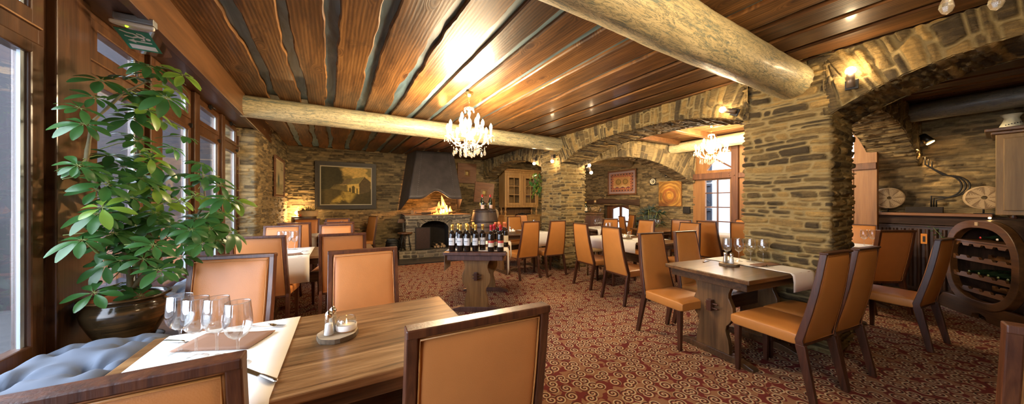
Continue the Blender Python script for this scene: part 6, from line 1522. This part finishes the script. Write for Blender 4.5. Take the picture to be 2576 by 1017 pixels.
MB().tube([(.02, -.10, .05), (.02, -.14, -.07)], [.030, .036], 14).build('shade', M['black'], t); MB().ball((.02, -.128, -.052), .022, 10, 6).build('bulb', M['lamp_side'], t)
tag(MB().box(wx(4.0) - .06, 3.90, 1.13, wx(4.0) + .02, 4.06, 1.29).build('speaker_box', M['iron'], None, .006), 'small dark square box on the wall below the spiral painting', 'box')
t = thing('palm_plant', 'dark green palm standing on the floor below the spiral painting', 'plant', (6.96, 4.78, 0))
MB().lathe([(.001, 0), (.13, 0), (.17, .30), (.16, .30), (.15, .28), (.001, .28)], 20).build('pot', M['iron'], t)
m = MB()
for i in range(6): a = i * 1.05; m.tube([(.04 * math.cos(a), .04 * math.sin(a), .27), (.07 * math.cos(a), .09 * math.sin(a), .75 + .06 * i)], .014, 6)
m.build('cane', M['trunk'], t)
R = random.Random(21)
for c in range(34):
    a = R.uniform(0, 6.28); rad = R.uniform(.02, .24); hz = R.uniform(.62, 1.30) - rad * .5; m = MB(); yy = rad * math.sin(a) * 1.5; xx = rad * math.cos(a) * .4
    for k in range(13):
        b = -2.2 + 4.4 * k / 12 + R.uniform(-.1, .1); L = R.uniform(.13, .22); el = R.uniform(-.2, .75); d = Vector((.45 * math.cos(b + 1.57), math.sin(b), el)).normalized(); sd = Vector((.3, -d.z, d.y)).normalized() * .011
        p = Vector((xx, yy, hz)); q = p + d * L * .55; e = p + d * L + Vector((0, 0, -.09)); m.add([p - sd * .4, p + sd * .4, q + sd, q - sd, e], [(0, 1, 2, 3), (3, 2, 4)])
    m.tube([(xx * .3, yy * .3, .60), (xx, yy, hz)], .005, 5, 1)
    m.build('frond', [M['leaf_dark'], M['stem']], t, recalc=False)
# ================================================================== SIDE ROOM WITH THE WINE RACK
MB_ = MB(); MB_.box(7.16, .135, 1.205, 7.46, 1.18, 1.245); tag(MB_.build('wall_shelf', M['shelf'], None, .006), 'long wooden shelf over the brown radiator on the dark stone wall', 'shelf')
struct(MB().prism([(-1.6, 1.06), (1.12, 1.08), (1.14, 1.20), (-1.6, 1.205)], 7.34, 7.47, 'x').build('trim_shelf_stone', M['rust']))
def millstone(loc, rz, r, label, stand=.06):
    t = thing('millstone', label, 'millstone', loc, rz, 'small millstones')
    m = MB(); n = 36
    prof = [(.024, -.065), (r - .012, -.065), (r, -.055), (r, .055), (r - .012, .065), (.024, .065), (.024, -.065)]
    rot_ = Matrix.Translation((0, 0, stand + r)) @ Matrix.Rotation(PI / 2, 4, 'X')
    m.lathe(prof, n, 0, (0, 0, 0), rot_, False, False)
    b = m.build('stone_disc', M['millstone'], t)
    g = MB()
    for s in range(8):
        a = s * PI / 4
        for k in range(6):
            q = a + k * .12; r0 = .036 + .019 * k; g.bar((r0 * math.cos(q), -.0655, stand + r + r0 * math.sin(q)), ((r - .012) * math.cos(a + .05 + k * .03), -.0655, stand + r + (r - .012) * math.sin(a + .05 + k * .03)), .006, .003, 0, (0, 1, 0))
    g.build('dressing_groove', M['groove'], b)
    MB().tube([(0, 0, 0), (0, 0, stand + .03)], .008, 8).build('stand_rod', M['iron'], t); MB().box(-.07, -.045, 0, .07, .045, .008).build('stand_foot', M['iron'], t)
millstone((7.28, .985, 1.246), -1.25, .155, 'small grooved millstone at the left end of the shelf over the radiator')
millstone((7.28, .20, 1.246), -1.45, .150, 'small millstone with a single hole on the shelf beside the tall right cabinet')
tag(MB().ball((7.34, 1.10, 1.38), .085, 14, 9).build('round_stone', M['millstone']), 'rounded pale stone ball behind the left millstone', 'stone')
t = thing('rod_sculpture', 'black sculpture of three bent iron rods on a dark block on the shelf', 'sculpture', (7.29, .62, 1.246), -PI / 2)
MB().box(-.20, -.05, 0, .12, .05, .085).build('block', M['char'], t, .006)
for i in range(3):
    o_ = .035 * i; pts = [(.02 + o_ * .6, 0, .08), (.02 + o_ * .6, 0, .24 - .03 * i)]
    for k in range(1, 13):
        a = -PI / 2 + PI * k / 12; pts.append((.12 + .5 * o_ + (.15 + .014 * i) * math.cos(a) * .95, 0, .37 + (.155 - .004 * i) * math.sin(a)))
    pts += [(-.03 + o_ * .8, 0, .69 - .03 * i), (-.03 + o_ * .8, 0, .80 - .035 * i)]
    MB().tube(pts, .009, 8).build('bent_rod', M['iron'], t)
t = thing('side_wall_lamp', 'black wall lamp shining down on the rod sculpture', 'lamp', (7.44, .66, 2.30), -PI / 2)
MB().tube([(0, 0, 0), (0, -.06, .04), (-.03, -.10, .02)], .010, 6).build('arm', M['black'], t); MB().box(-.035, -.01, -.035, .035, .02, .035).build('base', M['black'], t)
MB().tube([(-.02, -.10, .06), (.05, -.15, -.05)], [.040, .052], 14).build('shade', M['black'], t); MB().lathe([(.001, 0), (.044, .0), (.04, .01), (.001, .012)], 14, 0, (0, 0, 0), Matrix.Translation((.052, -.152, -.056)) @ Matrix.Rotation(2.5, 4, 'Y')).build('bulb', M['lamp_side'], t)
t = thing('radiator', 'brown panel radiator under the shelf on the dark stone wall', 'radiator', (7.325, .35, 0))
MB().box(-.0, -.20, .12, .06, .78, 1.06).build('back_panel', M['rad'], t, .006)
m = MB()
for i in range(13): m.grid(lambda u, v, i=i: (-.002 - .022 * math.sin(PI * u) ** .6, -.165 + .071 * i + .046 * u, .17 + .84 * v), 8, 3)
m.build('convector_rib', M['rad'], t); MB().box(-.03, -.21, 1.045, .07, .79, 1.065).build('top_grille', M['rad'], t, .004)
og = MB().box(-.042, .282, .80, -.012, .338, .945).build('heat_meter', M['copper_orange'], t, .003, label='small orange card on the ribs'); MB().box(-.046, .300, .83, -.0415, .321, .91).build('scale_strip', M['ink'], og)
t = thing('ivy_sprig', 'thin green ivy sprig trailing over the brown radiator', 'plant', (7.32, .60, 1.066)); m = MB(); m.tube([(0, 0, 0), (-.03, -.03, -.05), (-.02, -.08, -.14), (-.02, -.10, -.24)], .003, 5, 1)
for i in range(9): z = -.02 - .027 * i; m.ball((-.03, -.01 - .012 * i + .03 * (-1) ** i, z), .016, 6, 4, 0, .4)
m.build('sprig', [M['leaf'], M['stem']], t)
# barrel rack: local x along the open face, local y into the barrel
RX, RY, RA = 6.62, .205, None
fx, fy = -.53, .85
t = thing('barrel_wine_rack', 'oval barrel wine rack with scalloped shelves and bottles at the right', 'wine rack', (RX, RY, 0), math.atan2(.53, .85) + PI)
a_, b_ = .475, .525; CZ = .655
def oval(s, n=48, k=.78): return [(a_ * s * sgp(math.cos(2 * PI * i / n), k), CZ + b_ * s * sgp(math.sin(2 * PI * i / n), k)) for i in range(n)]
o1, o2 = oval(1.0), oval(.83); n = 48; m = MB()
vs = [(x, y, z) for y in (-.02, .05) for (x, z) in o1] + [(x, y, z) for y in (-.02, .05) for (x, z) in o2]
m.add(vs, [f for i in range(n) for f in ((i, (i + 1) % n, 2 * n + (i + 1) % n, 2 * n + i), (n + i, 3 * n + i, 3 * n + (i + 1) % n, n + (i + 1) % n), (i, n + i, n + (i + 1) % n, (i + 1) % n), (2 * n + i, 2 * n + (i + 1) % n, 3 * n + (i + 1) % n, 3 * n + i))])
m.build('front_ring', M['rack'], t, .006)
m = MB(); D = .85
for (s0, ya, s1, yb) in ((1.0, .05, 1.06, .4), (1.06, .4, 1.0, D)):
    A_ = oval(s0); B_ = oval(s1); m.add([(x, ya, z) for x, z in A_] + [(x, yb, z) for x, z in B_], [(i, (i + 1) % n, n + (i + 1) % n, n + i) for i in range(n)], 0, True)
m.add([(x, D, z) for x, z in oval(1.0)], [tuple(range(n))]); m.build('barrel_body', M['barrel'], t)
for ya in (.18, .62):
    m = MB(); A_ = oval(1.04); m.add([(x, ya, z) for x, z in A_] + [(x, ya + .05, z) for x, z in oval(1.055)], [(i, (i + 1) % n, n + (i + 1) % n, n + i) for i in range(n)], 0, True); m.build('hoop', M['barrel_hoop'], t)
MB().box(-.02, -.03, CZ + b_ * .88, .02, -.015, CZ + b_ * .96).build('bung_plate', M['slice'], t)
for z in (.92, .70, .49, .32):
    hw_ = a_ * .86 * (1 - min(1, abs(z - CZ) / b_) ** 2.6) ** .38; pl = [(-hw_, z - .025), (hw_, z - .025)]; k = 5
    for i in range(k, 0, -1):
        xc = -hw_ + 2 * hw_ * (i - .5) / k; w = hw_ / k; pl += [(xc + w * .98, z + .035), (xc + w * .5, z + .035), (xc + w * .28, z + .008), (xc - w * .28, z + .008), (xc - w * .5, z + .035)]
    pl += [(-hw_, z + .035)]; sh = MB()
    if z > .9: sh.box(-hw_, .0, z - .012, hw_, .70, z + .008); sh.prism([(x, 2 * z - zz - .03) for x, zz in reversed(pl)], .02, .04, 'y')
    else: sh.prism(pl, .01, .035, 'y'); sh.prism(pl, .30, .325, 'y'); sh.prism(pl, .60, .625, 'y')
    sh.build('scalloped_shelf', M['rack'], t, .002)
bs = MB(); bs.prism([(-.66, 0), (-.62, .03), (-.60, .10), (-.52, .20), (-.30, .20), (-.2, .16), (.2, .16), (.30, .20), (.52, .20), (.60, .10), (.62, .03), (.66, 0), (.10, 0), (.08, .05), (0, .075), (-.08, .05), (-.10, 0)], -.01, .045, 'y'); bs.prism([(-.6, 0), (-.5, .19), (.5, .19), (.6, 0)], .62, .67, 'y'); bs.build('cradle', M['rack'], t, .006)
def rk(x, y, z): A2 = t.rotation_euler[2]; return (RX + math.cos(A2) * x - math.sin(A2) * y, RY + math.sin(A2) * x + math.cos(A2) * y, z)
def lying(x, z, label, foil, turn=False):
    T = thing('stored_bottle', label, 'bottle', rk(x, .05 if not turn else .55, z), t.rotation_euler[2], 'bottles in the barrel rack'); T.rotation_euler = (-PI / 2 if not turn else PI / 2, 0, t.rotation_euler[2])
    # neck towards the viewer
    MB().lathe([(.001, .30), (.036, .30), (.037, .29), (.037, .12), (.030, .095), (.0155, .07), (.0145, .0)], 18).build('bottle_body', M['bottle_green'] if foil != 'gold' else M['bottle'], T)
    MB().lathe([(.001, -.004), (.013, -.003), (.0145, .05 if foil == 'wax' else .012)], 14).build('foil', M[foil], T)
for x, z, l, f_ in ((-.08, .968, 'bottle neck with red ringed cap on the top shelf of the barrel rack', 'red_foil'), (.13, .968, 'pale capped bottle lying on the top shelf of the barrel rack, left of two', 'wax'), (.225, .968, 'pale capped bottle lying on the top shelf of the barrel rack, right of two', 'wax'),
                     (-.23, .535, 'green capped bottle in the third row of the barrel rack, first from the left', 'bottle_cap'), (-.10, .535, 'bottle in the third row of the barrel rack, second from the left', 'bottle_cap'), (.02, .535, 'bottle in the third row of the barrel rack, third from the left', 'bottle_cap'), (.14, .535, 'bottle in the third row of the barrel rack, fourth from the left', 'bottle_cap'), (.25, .535, 'bottle in the third row of the barrel rack, last on the right', 'bottle_cap')):
    lying(x, z, l, f_)
tag(MB().ball((rk(-.08, .12, 1.205)[0], rk(-.08, .12, 1.205)[1], 1.208), .012, 10, 6).build('tealight', M['candle_glow']), 'tiny glowing tealight on top of the barrel rack', 'candle')
# right hand cabinet and vase
t = thing('wall_cabinet', 'plain brown wooden cabinet with a cornice hung on the wall above the barrel rack', 'cabinet', (7.13, -.36, 0))
MB().box(-.33, -.50, 1.245, .27, .47, 2.20).build('carcass', M['cab_brown'], t, .006); m = MB(); m.box(-.36, -.53, 2.20, .32, .50, 2.235); m.box(-.40, -.57, 2.235, .32, .54, 2.275); m.build('cornice', M['rack'], t, .008)
m = MB(); m.box(-.35, -.46, 1.30, -.33, -.04, 2.15); m.box(-.35, .0, 1.30, -.33, .42, 2.15); m.build('door', M['cab_brown'], t, .006)
for y in (.36, .20, .04): MB().lathe([(.001, 1.20), (.02, 1.20), (.028, 1.215), (.022, 1.247)], 12, 0, (-.27, y, 0)).build('turned_foot', M['mahog'], t)
t = thing('ivory_vase', 'ivory flared vase standing on top of the tall right cabinet', 'vase', (6.93, .01, 2.276))
MB().lathe([(.001, 0), (.085, 0), (.088, .005), (.062, .075), (.050, .115), (.052, .13), (.075, .165), (.072, .165), (.045, .125), (.055, .08), (.08, .01), (.001, .008)], 28).build('body', M['ivory'], t)
m = MB()
for i in range(7): a = PI + .5 * (i - 2) / 2; m.ball((.077 * math.cos(a), .077 * math.sin(a), .035 + .004 * i), .006, 6, 4)
m.build('painted_mark', M['ink'], t)
# ================================================================== LIGHT
w = bpy.data.worlds.new('sky'); S.world = w; w.use_nodes = True
bg = w.node_tree.nodes['Background']; bg.inputs[0].default_value = (.80, .88, 1.0, 1); bg.inputs[1].default_value = 14.0
def lamp(name, kind, loc, energy, color, **kw):
    l = bpy.data.lights.new(name, kind); l.energy = energy; l.color = color
    for k, v in kw.items(): setattr(l, k, v)
    o = bpy.data.objects.new(name, l); o.location = loc; COL.objects.link(o); return o
def aim(o, d): o.rotation_euler = Vector(d).to_track_quat('-Z', 'Y').to_euler(); return o
aim(lamp('picture_spot', 'SPOT', (6.98, 4.43, 2.0), 8, (1, .62, .25), spot_size=1.5, spot_blend=.7, shadow_soft_size=.03), (.25, .0, -1))
aim(lamp('sculpture_spot', 'SPOT', (7.26, .72, 2.20), 26, (1, .60, .24), spot_size=1.7, spot_blend=.8, shadow_soft_size=.03), (.16, .12, -1))
lamp('fire_glow', 'POINT', (2.52, 7.70, 1.42), 85, (1, .42, .12), shadow_soft_size=.10)
lamp('back_room_fill', 'POINT', (5.05, 6.05, 2.35), 55, (1, .70, .40), shadow_soft_size=.06)  # added fill light without a fixture, for a lamp hidden behind the pillar
# ================================================================== CAMERA
F_PX = 760.0
cam = bpy.data.cameras.new('camera'); co_ = bpy.data.objects.new('camera', cam); COL.objects.link(co_); S.camera = co_
cam.sensor_width = 36.0; cam.lens = 36.0 * F_PX / 2576.0; cam.clip_start = .03; cam.clip_end = 100
yaw = math.atan2(458.0, F_PX)
co_.location = (0, 0, 1.40); co_.rotation_euler = (PI / 2, 0, -yaw)
S.view_settings.view_transform = 'Standard'; S.view_settings.look = 'None'; S.view_settings.gamma = 1.0; S.view_settings.use_curve_mapping = False
S.view_settings.exposure = 0.2
c = S.cycles
c.max_bounces = 7; c.diffuse_bounces = 4; c.glossy_bounces = 3; c.transmission_bounces = 4; c.transparent_max_bounces = 16
c.caustics_reflective = False; c.caustics_refractive = False; c.sample_clamp_indirect = 5.0; c.blur_glossy = .5
c.use_denoising = True; c.use_adaptive_sampling = True; c.adaptive_threshold = .035
